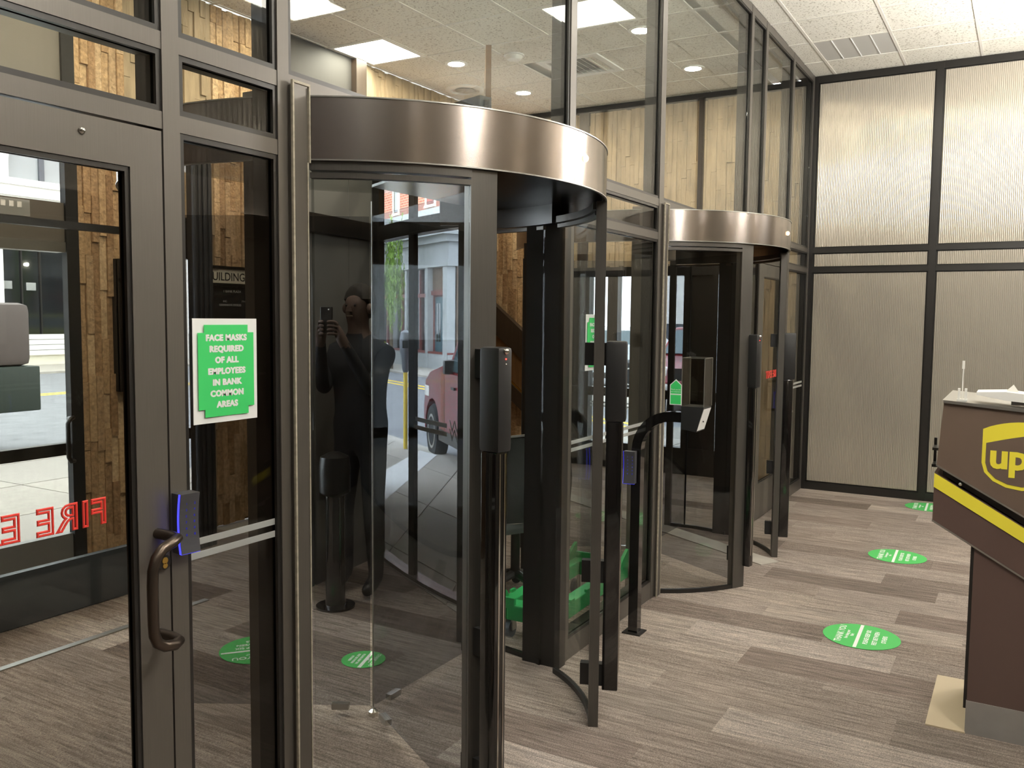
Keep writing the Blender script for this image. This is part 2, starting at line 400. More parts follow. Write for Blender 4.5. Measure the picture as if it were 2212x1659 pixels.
for i in range(17):
    x = 8.935-0.61*i; grid.box(x-0.011, x+0.011, -3.5, 3.6, CEIL-0.004, CEIL+0.006)
for j in range(-6, 7):
    y = -0.18-0.61*j
    if -3.5 < y < 3.6: grid.box(-0.6, 9.0, y-0.011, y+0.011, CEIL-0.0045, CEIL+0.0055)
grid.build('ceiling_grid', 'grid', ce, kind='stuff')

def troffer(x, y, mat, label, group):
    t = thing('ceiling_light', label, 'light', (x, y, CEIL), 0, group)
    fr = MB()
    for a in ((-0.3, 0.3, -0.3, -0.265), (-0.3, 0.3, 0.265, 0.3), (-0.3, -0.265, -0.265, 0.265), (0.265, 0.3, -0.265, 0.265)): fr.box(*a, -0.006, 0.03)
    fr.build('frame', 'white', t); MB().box(-0.265, 0.265, -0.265, 0.265, 0.0, 0.02).build('diffuser', mat, t)
for i, (x, y) in enumerate(LOBBY_L):
    troffer(x, y, 'troffer', 'square recessed lobby ceiling light panel %s' % ['reflected large in the upper glass', 'above the near sensor post', 'above the fire door', 'above the brown drop box', 'beside the drop box, towards the camera', 'by the reeded far wall'][i], 'lobby ceiling lights')
troffer(*VEST_L[0], 'troffer2', 'glowing square ceiling panel by the stone wall behind the upper glass', None)
for (x, y), nm in zip(VEST_L[1:], ('before the directory boards', 'behind the fire door')): troffer(x, y, 'troffer2', 'square vestibule ceiling light panel ' + nm, 'vestibule ceiling panels')
for x, nm in ((7.35, 'nearest the reeded wall'), (5.75, 'in the middle of the row'), (2.1, 'nearest the camera end of the lobby')):  # unseen pendants, added to brighten the lobby and streak the reeded wall
    t = thing('added_pendant', 'unseen round lobby pendant lamp added for fill light, %s' % nm, 'lamp', (x, -2.85, 3.42 if x != 5.75 else 3.2), 0, 'added lobby pendant lamps')
    m_ = MB(); m_.sphere((0, 0, 0), 0.22, 28, 0.75); m_.build('glass_bowl', 'pendant', t, smooth=True)
    zc = CEIL-t.location.z; MB().tube([(0, 0, 0.16), (0, 0, zc)], 0.003, 8).build('stem', 'alu', t); MB().lathe([(0.03, zc-0.02), (0.03, zc-0.002)]).build('canopy_cap', 'white', t)
for k in range(5):  # unseen uplights, added to brighten the lobby ceiling
    t = thing('added_uplight', 'unseen black uplight added on the reeded right wall to brighten the ceiling, %s' % ['behind the camera end', 'facing the fire door', 'facing the near revolving door', 'facing the gooseneck stand', 'facing the far revolving door', 'next to the far corner'][k], 'lamp', (0.2+1.6*k, -3.40, 2.25), 0, 'added lobby wall uplights')
    m_ = MB(); m_.prism([(-0.05, 0.0), (0.06, 0.0), (0.14, 0.16), (-0.05, 0.16)], 'x', -0.2, 0.2); m_.build('housing', 'black', t)
    MB().box(-0.15, 0.15, -0.01, 0.10, 0.161, 0.163).build('lens', 'uplight', t)
def downlight(x, y, label):
    t = thing('downlight', label, 'light', (x, y, CEIL), 0, 'round vestibule downlights')
    MB().arc(0.075, 0.105, 0, 360, -0.008, 0.004, 24).build('trim_ring', 'white', t)
    MB().lathe([(0.02, -0.004), (0.074, -0.004), (0.074, 0.01), (0.02, 0.01)]).build('lens', 'down', t)
for q, nm in (((3.17, 2.757), 'above the street door'), ((1.34, 2.757), 'in the vestibule corner'), ((3.17, 0.93), 'above the near revolving door'), ((5.0, 0.93), 'above the office chair')): downlight(*q, 'unseen round vestibule downlight ' + nm)  # unseen downlights continuing the visible spacing, added to brighten the vestibule
downlight(5.0, 2.757, 'round downlight cut by the top edge, over the near revolving door')
downlight(6.81, 2.766, 'round downlight seen through upper glass between light panel and smoke detector')
downlight(6.74, 0.938, 'round downlight beside the big bright ceiling panel, behind a mullion')
downlight(7.97, 0.924, 'round downlight above the far revolving door, alone in its pane')
downlight(8.0, 2.738, 'round downlight just above the near steel band, beside the round air diffuser')
t = thing('air_diffuser', 'round white ceiling air diffuser behind the upper glass', 'vent', (7.61, 3.2, CEIL))
MB().lathe([(0.2, 0.0), (0.2, -0.012), (0.15, -0.02), (0.145, -0.004)], n=32).build('outer_ring', 'white', t, smooth=True)
MB().lathe([(0.06, -0.004), (0.1, -0.016), (0.06, -0.028), (0.02, -0.03)], n=28).build('inner_cone', 'greykick', t, smooth=True)
t = thing('smoke_detector', 'small round white smoke detector on the vestibule ceiling', 'detector', (6.83, 2.167, CEIL))
MB().lathe([(0.075, 0.0), (0.075, -0.02), (0.06, -0.045), (0.02, -0.05)]).build('housing', 'whiteplastic', t, smooth=True)
MB().lathe([(0.09, 0.0), (0.09, -0.012), (0.05, -0.012)]).build('base', 'white', t)
t = thing('ceiling_vent', 'square white louvred air vent in the vestibule ceiling', 'vent', (7.41, 1.8, CEIL))
fr = MB()
for a in ((-0.3, 0.3, -0.3, -0.24), (-0.3, 0.3, 0.24, 0.3), (-0.3, -0.24, -0.24, 0.24), (0.24, 0.3, -0.24, 0.24)): fr.box(*a, -0.012, 0.02)
fr.build('frame', 'white', t); MB().box(-0.24, 0.24, -0.24, 0.24, 0.03, 0.034).build('backing', 'black', t)
for k in range(8):
    y = -0.21+0.06*k; s = MB(); s.prism([(y-0.022, -0.012), (y-0.018, -0.012), (y+0.024, 0.018), (y+0.02, 0.018)], 'x', -0.24, 0.24); s.build('slat', 'white', t)
t = thing('ceiling_return_grille', 'flat grey square return grille among the lobby ceiling tiles', 'vent', (8.02, -0.485, CEIL))
MB().box(-0.295, 0.295, -0.295, 0.295, 0.0, 0.01).build('panel', P('perforated_grey', (196, 194, 188), 0.6), t)
for k in range(3): MB().box(-0.295, 0.295, -0.15+0.15*k-0.004, -0.15+0.15*k+0.004, -0.004, 0.0).build('seam_strip', 'white', t)

# ------------------------------------------------------------------ lobby walls out of the frame and the far reeded wall
def reeds(x0, x1, pitch, amp, seg=6):
    pts = []; n = max(1, round((x1-x0)/pitch)); p = (x1-x0)/n
    for i in range(n):
        for k in range(seg): a = PI*k/seg; pts.append((x0+p*(i+0.5-0.5*cos(a)), amp*sin(a)))
    pts.append((x1, 0.0)); return pts
wf = struct('wall_far')
XF = 8.80
MB().box(XF, XF+0.2, -3.6, 0.0, 0, CEIL+0.05).build('wall_backing', 'black', wf)
ycols = [(-0.035, -1.045), (-1.105, -2.115), (-2.175, -3.4)]
zrows = [(0.075, 2.10), (2.15, 2.285), (2.335, 3.88)]
for ya, yb in ycols:
    for za, zb in zrows:
        pts = reeds(yb+0.012, ya-0.012, 0.015, 0.0027)
        m_ = MB(); vs = []; fs = []
        for y, d in pts: vs += [(XF-0.008-d, y, za+0.01), (XF-0.008-d, y, zb-0.01)]
        n_ = len(pts)
        vs += [(XF-0.001, pts[0][0], za+0.01), (XF-0.001, pts[0][0], zb-0.01), (XF-0.001, pts[-1][0], za+0.01), (XF-0.001, pts[-1][0], zb-0.01)]
        fs = [(2*i, 2*i+2, 2*i+3, 2*i+1) for i in range(n_-1)]+[(2*n_, 2*n_+1, 1, 0), (2*n_-2, 2*n_-1, 2*n_+3, 2*n_+2)]
        m_.add(vs, fs); m_.build('reeded_panel', 'reed', wf, smooth=True)
for y0, y1 in ((0.0, -0.035), (-1.045, -1.105), (-2.115, -2.175)): MB().box(XF-0.022, XF, y0, y1, 0, 3.93).build('trim_bar', 'black', wf)
for z0, z1 in ((0, 0.075), (2.10, 2.15), (2.285, 2.335), (3.88, 3.945)): MB().box(XF-0.018, XF, -3.4, 0.0, z0, z1).build('trim_bar', 'black', wf)
wr = struct('wall_right')
MB().box(-3.2, 9.0, -3.6, -3.45, 0, CEIL).build('wall_backing', 'black', wr)
for k in range(11):
    x0 = -2.7+1.05*k
    pts = reeds(x0, x0+1.05, 0.05, 0.016, 4); m_ = MB(); vs = []
    for x, d in pts: vs += [(x, -3.44+d, 0.05), (x, -3.44+d, 3.9)]
    m_.add(vs, [(2*i, 2*i+1, 2*i+3, 2*i+2) for i in range(len(pts)-1)]); m_.build('reeded_panel', P('dark_reeded', (120, 112, 100), 0.4, 0.8) if k == 0 else bpy.data.materials['dark_reeded'], wr, smooth=True)
wn = struct('wall_near')
MB().box(-3.2, -3.0, -3.6, 3.9, 0, CEIL).build('wall_backing', 'darkwood', wn)

# ------------------------------------------------------------------ glass partition between lobby and vestibule
wl = struct('wall_left')
MULL = [(-1.10, -1.05), (0.44, 0.495), (1.447, 1.497), (1.829, 1.872), (3.645, 3.70), (4.785, 4.855), (6.585, 6.645), (7.00, 7.06), (7.92, 7.98), (8.735, 8.80)]
for x0, x1 in MULL:
    o = MB(); o.box(x0, x1, 0.0, 0.014, 0, CEIL); o.cur = 1; o.box(x0, x1, 0.014, 0.1, 0, CEIL); o.build('mullion', ['bronze', 'black'], wl)  # rear part blackened to stand in for shade behind the glass
def rail(x0, x1, z0, z1, y1=0.1):
    o = MB(); o.box(x0, x1, 0.002, 0.014, z0, z1); o.cur = 1; o.box(x0, x1, 0.014, y1, z0, z1); o.build('rail', ['bronze', 'black'], wl)  # black rear half paints in the dimmer vestibule side
def stop(x0, x1, z0, z1):
    """dark glazing stops around a pane opening"""
    m_ = MB(); d = 0.014
    for ya, yb in ((0.005, 0.015), (0.025, 0.038)):
        m_.box(x0, x0+d, ya, yb, z0, z1); m_.box(x1-d, x1, ya, yb, z0, z1); m_.box(x0+d, x1-d, ya, yb, z0, z0+d); m_.box(x0+d, x1-d, ya, yb, z1-d, z1)
    m_.build('glazing_stop', 'black', wl)
def pane(x0, x1, z0, z1, mat='glass'):
    MB().box(x0+0.002, x1-0.002, 0.016, 0.024, z0+0.002, z1-0.002).build('pane', mat, wl)
    stop(x0, x1, z0, z1)
ZA, ZB, ZT = (2.288, 2.330), (2.098, 2.140), (3.89, CEIL)
bays = [(-1.05, 0.44, 's'), (0.495, 1.447, 'd'), (1.497, 1.829, 's'), (1.872, 3.645, 'r'), (3.70, 4.785, 's'), (4.855, 6.585, 'r'), (6.645, 7.00, 's'), (7.06, 7.92, 'd'), (7.98, 8.735, 's')]
for x0, x1, k in bays:
    rail(x0, x1, *ZT); rail(x0, x1, *ZA)
    pane(x0, x1, ZA[1], ZT[0])
    if k != 'r':
        rail(x0, x1, *ZB); pane(x0, x1, ZB[1], ZA[0])
    if k == 's':
        rail(x0, x1, 0.0, 0.10); pane(x0, x1, 0.10, ZB[0], 'glassdark' if x1 < 2 else 'glass')

def fire_door(name, x0, x1, hand):
    """hand=+1: handle and lock on the x1 side"""
    d = struct(name, (0, 0, 0))
    za, zb = 0.012, 2.092
    st, tr, br = 0.089, 0.098, 0.29
    ya, yb = 0.002, 0.034
    gap = 0.004
    x0 += gap; x1 -= gap
    MB().box(x0, x0+st, ya, yb, za, zb).build('stile', 'bronze', d); MB().box(x1-st, x1, ya, yb, za, zb).build('stile', 'bronze', d)
    MB().box(x0+st, x1-st, ya, yb, zb-tr, zb).build('top_rail', 'bronze', d); MB().box(x0+st, x1-st, ya, yb, za, za+br).build('bottom_rail', 'bronze', d)
    m_ = MB(); gx0, gx1, gz0, gz1 = x0+st, x1-st, za+br, zb-tr; e = 0.012
    for yy in ((ya+0.004, 0.0165), (0.0255, yb-0.003)):
        m_.box(gx0, gx0+e, *yy, gz0, gz1); m_.box(gx1-e, gx1, *yy, gz0, gz1); m_.box(gx0+e, gx1-e, *yy, gz0, gz0+e); m_.box(gx0+e, gx1-e, *yy, gz1-e, gz1)
    m_.build('glass_bead', 'black', d)
    MB().box(gx0+0.002, gx1-0.002, 0.017, 0.025, gz0+0.002, gz1-0.002).build('glass_pane', 'glassdark', d)
    hx = x1-0.035 if hand > 0 else x0+0.035
    sx = -hand
    for side in (-1,):
        y0_ = ya if side < 0 else yb
        pts = []
        prof = [(0, 0, 1.105), (0, 0.05, 1.105), (0.004, 0.078, 1.104), (0.026, 0.091, 1.101), (0.056, 0.092, 1.092), (0.076, 0.092, 1.072), (0.085, 0.092, 1.045), (0.087, 0.092, 1.01), (0.087, 0.092, 0.92), (0.085, 0.092, 0.89), (0.076, 0.092, 0.868), (0.056, 0.092, 0.854), (0.026, 0.091, 0.848), (0.004, 0.078, 0.848), (0, 0.05, 0.85), (0, 0, 0.85)]
        for dx, dy, z in prof: pts.append((hx+sx*dx, y0_+side*dy, z))
        MB().tube(pts, 0.0135, 12).build('pull_handle', 'handle', d, smooth=True)
    lk = MB(); lk.tube([(hx+0.012, ya, 1.03), (hx+0.012, ya-0.01, 1.03)], 0.019, 18); lo = lk.build('lock_cylinder', 'black', d, smooth=True)
    k_ = MB(); k_.tube([(hx+0.012, ya-0.009, 1.035), (hx+0.012, ya-0.012, 1.035)], 0.0085, 14); k_.tube([(hx+0.012, ya-0.009, 1.022), (hx+0.012, ya-0.012, 1.022)], 0.007, 14); k_.build('lock_core', 'brass', lo)
    pe = MB(); pe.sphere((x1-0.21 if hand > 0 else x0+0.21, ya, zb-0.037), 0.009); pe.build('peep_button', 'chrome', d, smooth=True)
    tx = MB(); tmat = frame((gx1-0.072, 0.0155, 1.158), (-1, 0, 0), (0, 0, 1)) if True else None
    put_text(tx, 'FIRE EXIT', 0.085, tmat, outline=0.0029, align='LEFT', sx=1.05, spacing=1.08)
    tx.build('lettering', 'red', d)
    return d
fire_door('door_1', 0.495, 1.447, 1)
fire_door('door_2', 7.06, 7.92, 1)
# etched twin stripes on the lower glass
for x0, x1 in ((1.511, 1.815), (3.714, 4.771), (6.66, 6.985), (7.995, 8.72)):
    for z in (1.008, 1.044):
        MB().box(x0, x1, 0.0145, 0.0155, z, z+0.018).build('etched_stripe', 'etched', wl)

# ------------------------------------------------------------------ revolving doors (three tinted glass wings in a steel-banded drum)
def revolving_door(loc, label, group):
    t = thing('revolving_door', label, 'revolving door', loc, 0, group)
    R = 0.922
    hb = MB(); hb.arc(R-0.012, R, 128, 378, 2.10, 2.283, 72); b_ = hb.build('header_band', 'steel', t, smooth=True)
    lp = MB(); a = rad(271); lp.sphere((R*cos(a), R*sin(a), 2.195), 0.013); lp.build('indicator_lamp', 'amber', b_, smooth=True)
    MB().arc(R-0.0, R+0.003, 128, 378, 2.279, 2.283, 72).build('band_edge', 'alu', b_); MB().arc(R-0.004, R+0.003, 128, 378, 2.098, 2.102, 72).build('band_edge', 'alu', b_)
    MB().arc(0.0, R-0.013, 240, 360, 2.25, 2.27, 40).build('roof_cover', 'black', t); MB().arc(0.0, R-0.013, 0, 240, 2.255, 2.263, 60).build('glass_roof', 'glasslow', t)
    so = MB(); so.arc(0.0, R-0.013, 240, 360, 2.155, 2.165, 40); so.build('soffit', P('soffit_black', (30, 29, 29), 0.22) if 'soffit_black' not in bpy.data.materials else bpy.data.materials['soffit_black'], t)
    rim = MB(); rim.arc(0.86, R-0.013, -28, 8, 2.07, 2.25, 16); rim.build('inner_rim', 'black', t, smooth=True)
    def panel(a0, a1):
        n = max(4, int(abs(a1-a0)/3.5))
        MB().arc(0.893, 0.899, a0, a1, 0.024, 2.055, n).build('curved_glass', 'glasslow', t, smooth=True)
        g = MB(); g.arc(0.872, 0.915, a0, a1, 2.072, 2.10, n); g.arc(0.880, 0.908, a0, a1, 2.05, 2.066, n); g.build('head_rail', 'bronzedrum', t, smooth=True)
        MB().arc(0.886, 0.906, a0, a1, 0.0, 0.024, n).build('base_rail', 'black', t, smooth=True)
    panel(208, 238.6); panel(297.5, 331); panel(-22, 8)
    for a0, a1, r0, r1 in ((238.6, 244.4, 0.86, 0.908), (295.0, 297.6, 0.885, 0.925), (8, 11, 0.88, 0.925)):
        MB().arc(r0, r1, a0, a1, 0, 2.10, 4).build('jamb_post', 'bronzedrum', t, smooth=True)
    for sx in (-1, 1):
        x0, x1 = (0.832, 0.892) if sx > 0 else (-0.878, -0.820)
        sj = MB(); sj.box(x0, x1, -0.435, -0.235, 0, 2.30 if sx < 0 else 2.10); sj.build('side_jamb', 'bronze' if sx < 0 else 'black', t)
    ck = MB(); ck.box(-0.884, -0.878, -0.441, -0.433, 0, 2.31); ck.box(-0.818, -0.813, -0.441, -0.433, 2.09, 2.31); ck.box(-0.884, -0.813, -0.441, -0.433, 2.305, 2.312); ck.box(-0.823, -0.819, -0.438, -0.433, 0.0, 2.09)
    ck.build('caulk_bead', 'caulk', t)
    for a in (0, 120, 240):
        wm = Matrix.Rotation(rad(a), 4, 'Z')
        g = MB(); g.box(0.012, 0.862, -0.005, 0.005, 0.045, 2.04); g.xf(wm); go = g.build('wing_glass', 'wing', t)
        g = MB(); g.box(0.862, 0.868, -0.006, 0.006, 0.03, 2.05); g.xf(wm); g.build('edge_seal', 'rubber', go)
        g = MB(); g.box(0.10, 0.17, -0.014, 0.014, 0.028, 0.052); g.xf(wm); g.build('patch_fitting', 'alu', go)
    MB().tube([(0, 0, 0.03), (0, 0, 2.10)], 0.0035, 8).build('centre_edge', 'alu', t)
    MB().lathe([(0.02, 0.0), (0.02, 0.02), (0.008, 0.03)], n=14).build('floor_pivot', 'chrome', t)
    return t
rd = revolving_door((2.75, 0.42, 0), 'near revolving door: glass drum under a brushed steel band, left of the gooseneck stand', 'revolving doors')
rd2 = copy_tree(rd); rd2.location = (5.715, 0.42, 0)
rd2['label'] = 'far revolving door: smaller-looking glass drum under a steel band, right of the gooseneck stand'

def sensor_post(px, py, rz, label, led):
    t = thing('sensor_post', label, 'sensor post', (px, py, 0), rz, 'black sensor posts on the revolving door jambs')
    # local +x points away from the drum
    MB().box(-0.03, 0.035, -0.026, 0.026, 0.13, 1.235, 0.006).build('lower_bar', 'blackgloss', t, smooth=True)
    h = MB(); h.box(-0.036, 0.048, -0.031, 0.031, 1.235, 1.558, 0.012); ho = h.build('sensor_housing', 'blackmatt', t, smooth=True)
    for z in (1.505, 0.62, 0.19):
        MB().box(-0.12, -0.03, -0.018, 0.018, z-0.045, z+0.045).build('bracket', 'blackmatt', t)
    MB().box(0.0352, 0.037, -0.012, -0.006, 0.2, 1.23).build('chrome_strip', 'chrome', t); MB().box(0.0352, 0.037, 0.010, 0.015, 0.2, 1.23).build('chrome_strip', 'chrome', t)
    if led:
        b = MB(); b.sphere((0.049, 0.0, 1.545), 0.010); b.build('push_button', 'chrome', ho, smooth=True)
        b = MB(); b.sphere((0.049, 0.0, 1.522), 0.0025, 8); b.build('status_led', 'redled', ho, smooth=True)
        b = MB(); b.sphere((0.049, 0.0, 1.506), 0.0025, 8); b.build('screw', 'chrome', ho, smooth=True)
    return t
sensor_post(2.295, -0.432, rad(258), 'black sensor post with a steel button, left side of the near revolving door opening', True)
sensor_post(3.232, -0.425, rad(290), 'plain black sensor post at the right side of the near revolving door opening', False)
sensor_post(5.335, -0.405, rad(258), 'black sensor post with a steel button, left side of the far revolving door opening', True)
sensor_post(6.197, -0.425, rad(290), 'plain black sensor post at the right side of the far revolving door opening', False)

# ------------------------------------------------------------------ keypad readers, gooseneck stand
def keypad(loc, rz, label, sc=1.0):
    t = thing('keypad_reader', label, 'keypad', loc, rz, 'blue-lit keypad readers')
    w_, h_ = 0.027*sc, 0.076*sc
    prof = []
    for k in range(9):
        z = -h_+2*h_*k/8; prof.append((-0.030-0.010*(2*abs(k/8-0.5))**2*0-0.004+0.006*cos(PI*(k/8-0.5)*1.0)*0+(-0.008*(2*abs(k/8-0.5))**2), z))
    bd = MB(); bd.prism([(0.0, -h_), (0.0, h_)]+[(y, z) for y, z in reversed(prof)], 'x', -w_, w_); bo = bd.build('housing', P('slate_plastic', (62, 62, 66), 0.4) if 'slate_plastic' not in bpy.data.materials else bpy.data.materials['slate_plastic'], t)
    ed = MB(); ed.prism([(y+0.008, z) for y, z in prof]+[(y+0.002, z) for y, z in reversed(prof)], 'x', -w_-0.0015, -w_+0.001); ed.prism([(prof[0][0]+0.008, -h_-0.001), (prof[0][0]+0.002, -h_-0.001), (prof[0][0]+0.002, -h_+0.001), (prof[0][0]+0.008, -h_+0.001)], 'x', -w_, w_); ed.build('lit_edge', 'bluelit', t)
    mk = MB()
    for i in range(2):
        for j in range(6):
            z = h_*0.62-j*h_*0.21; q = (z+h_)/(2*h_); y = -0.034-0.008*(2*abs(q-0.5))**2-0.0006
            put_text(mk, '135790246808'[i*6+j], 0.009*sc, frame((-w_*0.3+i*w_*0.85, y, z), (1, 0, 0), (0, 0, 1)), extrude=0.0003)
    mk.build('key_digits', 'bluedigit', bo, kind='stuff')
    return t
keypad((1.478, 0.0, 1.123), rad(-6), 'dark keypad reader with glowing blue edge above the pull handle of the fire door')
t = thing('gooseneck_stand', 'black gooseneck stand with a wedge head, between the two revolving doors', 'stand', (4.226, -0.128, 0))
pts = [(0, 0, 0.0), (0, 0, 0.5), (0, 0, 0.97)]
for k in range(1, 9): q = PI/2*k/8; pts.append((0, -0.185+0.185*cos(q), 0.97+0.185*sin(q)))
pts += [(0, -0.25, 1.155)]
MB().tube(pts, 0.036, 4, sq=True).build('curved_pole', 'blackgloss', t, smooth=True)
MB().box(-0.05, 0.05, -0.05, 0.05, 0, 0.006).build('floor_flange', 'black', t)
hd = MB(); hd.prism([(-0.245, 1.10), (-0.245, 1.215), (-0.36, 1.215), (-0.325, 1.09)], 'x', -0.05, 0.075); ho = hd.build('wedge_head', 'blackmatt', t)
lb = MB(); lb.prism([(-0.3585, 1.205), (-0.3602, 1.2055), (-0.3272, 1.0955), (-0.3255, 1.095)], 'x', -0.044, 0.069); lb.build('face_plate', 'white', ho)
b = MB(); b.sphere((-0.005, -0.345, 1.14), 0.004, 8); b.build('sensor_dot', 'black', ho)
gd = MB()
for q in ((-0.05, -0.047, -0.36, -0.245), (0.072, 0.075, -0.36, -0.245), (-0.047, 0.072, -0.36, -0.357), (-0.047, 0.072, -0.248, -0.245)): gd.box(*q, 1.216, 1.455)
go = gd.build('clear_guard', 'acrylic', t)
ge = MB()
for x in (-0.05, 0.074):
    for y in (-0.36, -0.246): ge.box(x-0.001, x+0.002, y-0.001, y+0.002, 1.216, 1.456)
for y in (-0.36, -0.246): ge.box(-0.05, 0.075, y-0.001, y+0.001, 1.454, 1.457)
for x in (-0.05, 0.074): ge.box(x-0.001, x+0.001, -0.36, -0.245, 1.454, 1.457)
ge.build('polished_edges', 'alu', go)
t = thing('thank_you_sticker', 'small green house-shaped sticker on the clear guard of the gooseneck stand', 'sticker', (4.173, -0.375, 1.22))
sk = MB(); sk.prism([(0.0, 0.0), (0.062, 0.0), (0.062, 0.10), (0.031, 0.128), (0.0, 0.10)], 'x', 0, 0.0015); sk.build('backing', 'white', t)
sk = MB(); sk.prism([(0.004, 0.004), (0.058, 0.004), (0.058, 0.05), (0.004, 0.05)], 'x', -0.0006, 0); sk.prism([(0.004, 0.056), (0.058, 0.056), (0.058, 0.098), (0.031, 0.122), (0.004, 0.098)], 'x', -0.0006, 0); sk.build('green_print', 'green', t)
sk = MB(); put_text(sk, 'Thank you for', 0.009, frame((-0.0009, 0.031, 0.074), (0, -1, 0), (0, 0, 1)), extrude=0.0002); put_text(sk, 'your cooperation', 0.0075, frame((-0.0009, 0.031, 0.064), (0, -1, 0), (0, 0, 1)), extrude=0.0002); sk.build('lettering', 'white', t)
keypad((4.186, -0.108, 0.885), rad(-84), 'dark keypad reader with glowing blue edge on the black gooseneck stand', 1.1)
keypad((7.95, 0.0, 0.93), rad(-4), 'grey keypad reader half hidden behind the last sensor post, by the far fire door', 1.0)

# ------------------------------------------------------------------ paper signs
def mask_sign(loc, rz, w_, h_, label):
    t = thing('face_mask_sign', label, 'sign', loc, rz)
    sh = MB(); n = 10
    for k in range(n):
        x0, x1 = -w_/2+w_*k/n, -w_/2+w_*(k+1)/n
        b0, b1 = 0.004*sin(k*0.9), 0.004*sin((k+1)*0.9)
        sh.add([(x0, b0*0.3, 0), (x1, b1*0.3, 0), (x1, b1*0.3-0.001, h_), (x0, b0*0.3-0.001, h_), (x0, b0*0.3+0.0012, 0), (x1, b1*0.3+0.0012, 0), (x1, b1*0.3, h_), (x0, b0*0.3, h_)], [(0, 1, 2, 3), (7, 6, 5, 4)])
    sh.build('paper', 'white', t)
    q = w_*0.066; c = w_*0.095
    gx, gz0, gz1 = w_/2-q, q*1.15, h_-q*1.15
    pg = [(-gx+c, gz0), (gx-c, gz0), (gx-c, gz0+c), (gx, gz0+c), (gx, gz1-c), (gx-c, gz1-c), (gx-c, gz1), (-gx+c, gz1), (-gx+c, gz1-c), (-gx, gz1-c), (-gx, gz0+c), (-gx+c, gz0+c)]
    g = MB(); g.prism(pg, 'y', -0.0038, -0.0030); g.build('green_field', 'green', t)
    lines = ['FACE MASKS', 'REQUIRED', 'OF ALL', 'EMPLOYEES', 'IN BANK', 'COMMON', 'AREAS']
    st_ = h_*0.107
    for i, s_ in enumerate(lines):
        tx = MB()
        for q_, (dx, dz) in enumerate(((-0.0011, 0.0), (0.0011, 0.0), (0.0, 0.0006), (0.0, -0.0006))): put_text(tx, s_, h_*0.080, frame((dx, -0.0040-0.00012*q_, h_*0.79-i*st_+dz), (1, 0, 0), (0, 0, 1)), offset=h_*0.0026, extrude=0.00004, spacing=1.10, sx=1.03)
        tx.build('text_line', 'white', t)
mask_sign((1.640, 0.0105, 1.362), rad(0), 0.218, 0.276, 'green and white face mask sign on the glass between fire door and near revolving door')
mask_sign((3.975, 0.0105, 1.39), 0, 0.222, 0.276, 'green and white face mask sign on the glass between the two revolving doors')

# ------------------------------------------------------------------ round floor stickers
def floor_sticker(x, y, rz, label, q=0.19):
    t = thing('floor_sticker', label, 'floor sticker', (x, y, 0.0012), rz, 'round green floor stickers')
    MB().lathe([(q, 0.0), (q, 0.0012), (q-0.002, 0.0016)], n=48).build('disc', 'greenfloor', t)
    m_ = MB(); m_.box(-0.95*q, 0.95*q, 0.005, 0.022, 0.0016, 0.0021); m_.build('white_bar', 'white', t)
    for s_, z, sz in (('THANK YOU', 0.088, 0.046), ('For doing your', 0.062, 0.022), ('Part', 0.038, 0.022), ('PLEASE KEEP SIX', -0.038, 0.031), ('FEET BETWEEN', -0.08, 0.031), ('OTHERS', -0.122, 0.031)):
        tx = MB(); put_text(tx, s_, sz*q/0.19, frame((0, z*q/0.19, 0.0019), (1, 0, 0), (0, 1, 0)), offset=0.0008*q/0.19, extrude=0.0003); tx.build('text_line', 'white', t)
floor_sticker(4.79, -1.168, rad(2), 'round green floor sticker nearest to the brown drop box')
floor_sticker(6.585, -1.13, rad(2), 'round green floor sticker in the middle of the row of three on the lobby carpet')
floor_sticker(8.50, -1.16, rad(2), 'round green floor sticker farthest away, against the reeded wall')
floor_sticker(3.02, 1.36, rad(140), 'round green floor sticker mirrored in the narrow side glass, built on the vestibule floor')  # added copy of a lobby sticker mirrored in the side glass
floor_sticker(3.187, 0.838, rad(200), 'round green floor sticker mirrored in the near door wing, built inside the drum', 0.105)  # added copy of a sticker mirrored in the door wing

# ------------------------------------------------------------------ brown drop box with its things
t = thing('parcel_drop_box', 'brown parcel drop box with yellow stripe and shield emblem', 'drop box', (3.87, -1.55, 0))
O = (3.87, -1.55, 0)
def px(pts): return [(y, z) for y, z in pts]
m_ = MB(); m_.prism([(-1.568, 1.326), (-1.552, 1.075), (-2.16, 0.74), (-2.22, 0.80), (-2.20, 1.28)], 'x', 3.865, 4.42); m_.build('upper_hood', 'browncab', t, O)
m_ = MB(); m_.prism([(-1.563, 1.338), (-1.57, 1.326), (-2.205, 1.278), (-2.205, 1.292)], 'x', 3.855, 4.43); m_.build('top_lid', 'alu', t, O)
m_ = MB(); m_.prism([(-1.575, 1.065), (-1.575, 1.035), (-2.16, 0.69), (-2.16, 0.74)], 'x', 3.89, 4.40); m_.build('recess', 'black', t, O)
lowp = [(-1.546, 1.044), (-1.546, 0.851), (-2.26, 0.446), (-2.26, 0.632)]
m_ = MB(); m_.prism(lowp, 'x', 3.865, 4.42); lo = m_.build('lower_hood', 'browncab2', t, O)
m_ = MB(); m_.prism([(-1.5458, 1.042), (-1.5458, 0.986), (-2.26, 0.574), (-2.26, 0.631)], 'x', 3.8625, 3.8652); m_.build('yellow_stripe', 'yellow', lo, O)
m_ = MB(); m_.prism([(-1.544, 0.853), (-1.544, 0.846), (-2.26, 0.440), (-2.26, 0.447)], 'x', 3.862, 4.425); m_.build('edge_trim', 'alu', lo, O)
m_ = MB(); m_.prism([(-1.55, 1.078), (-1.55, 1.071), (-2.16, 0.735), (-2.16, 0.742)], 'x', 3.862, 4.425); m_.build('edge_trim', 'alu', t, O)
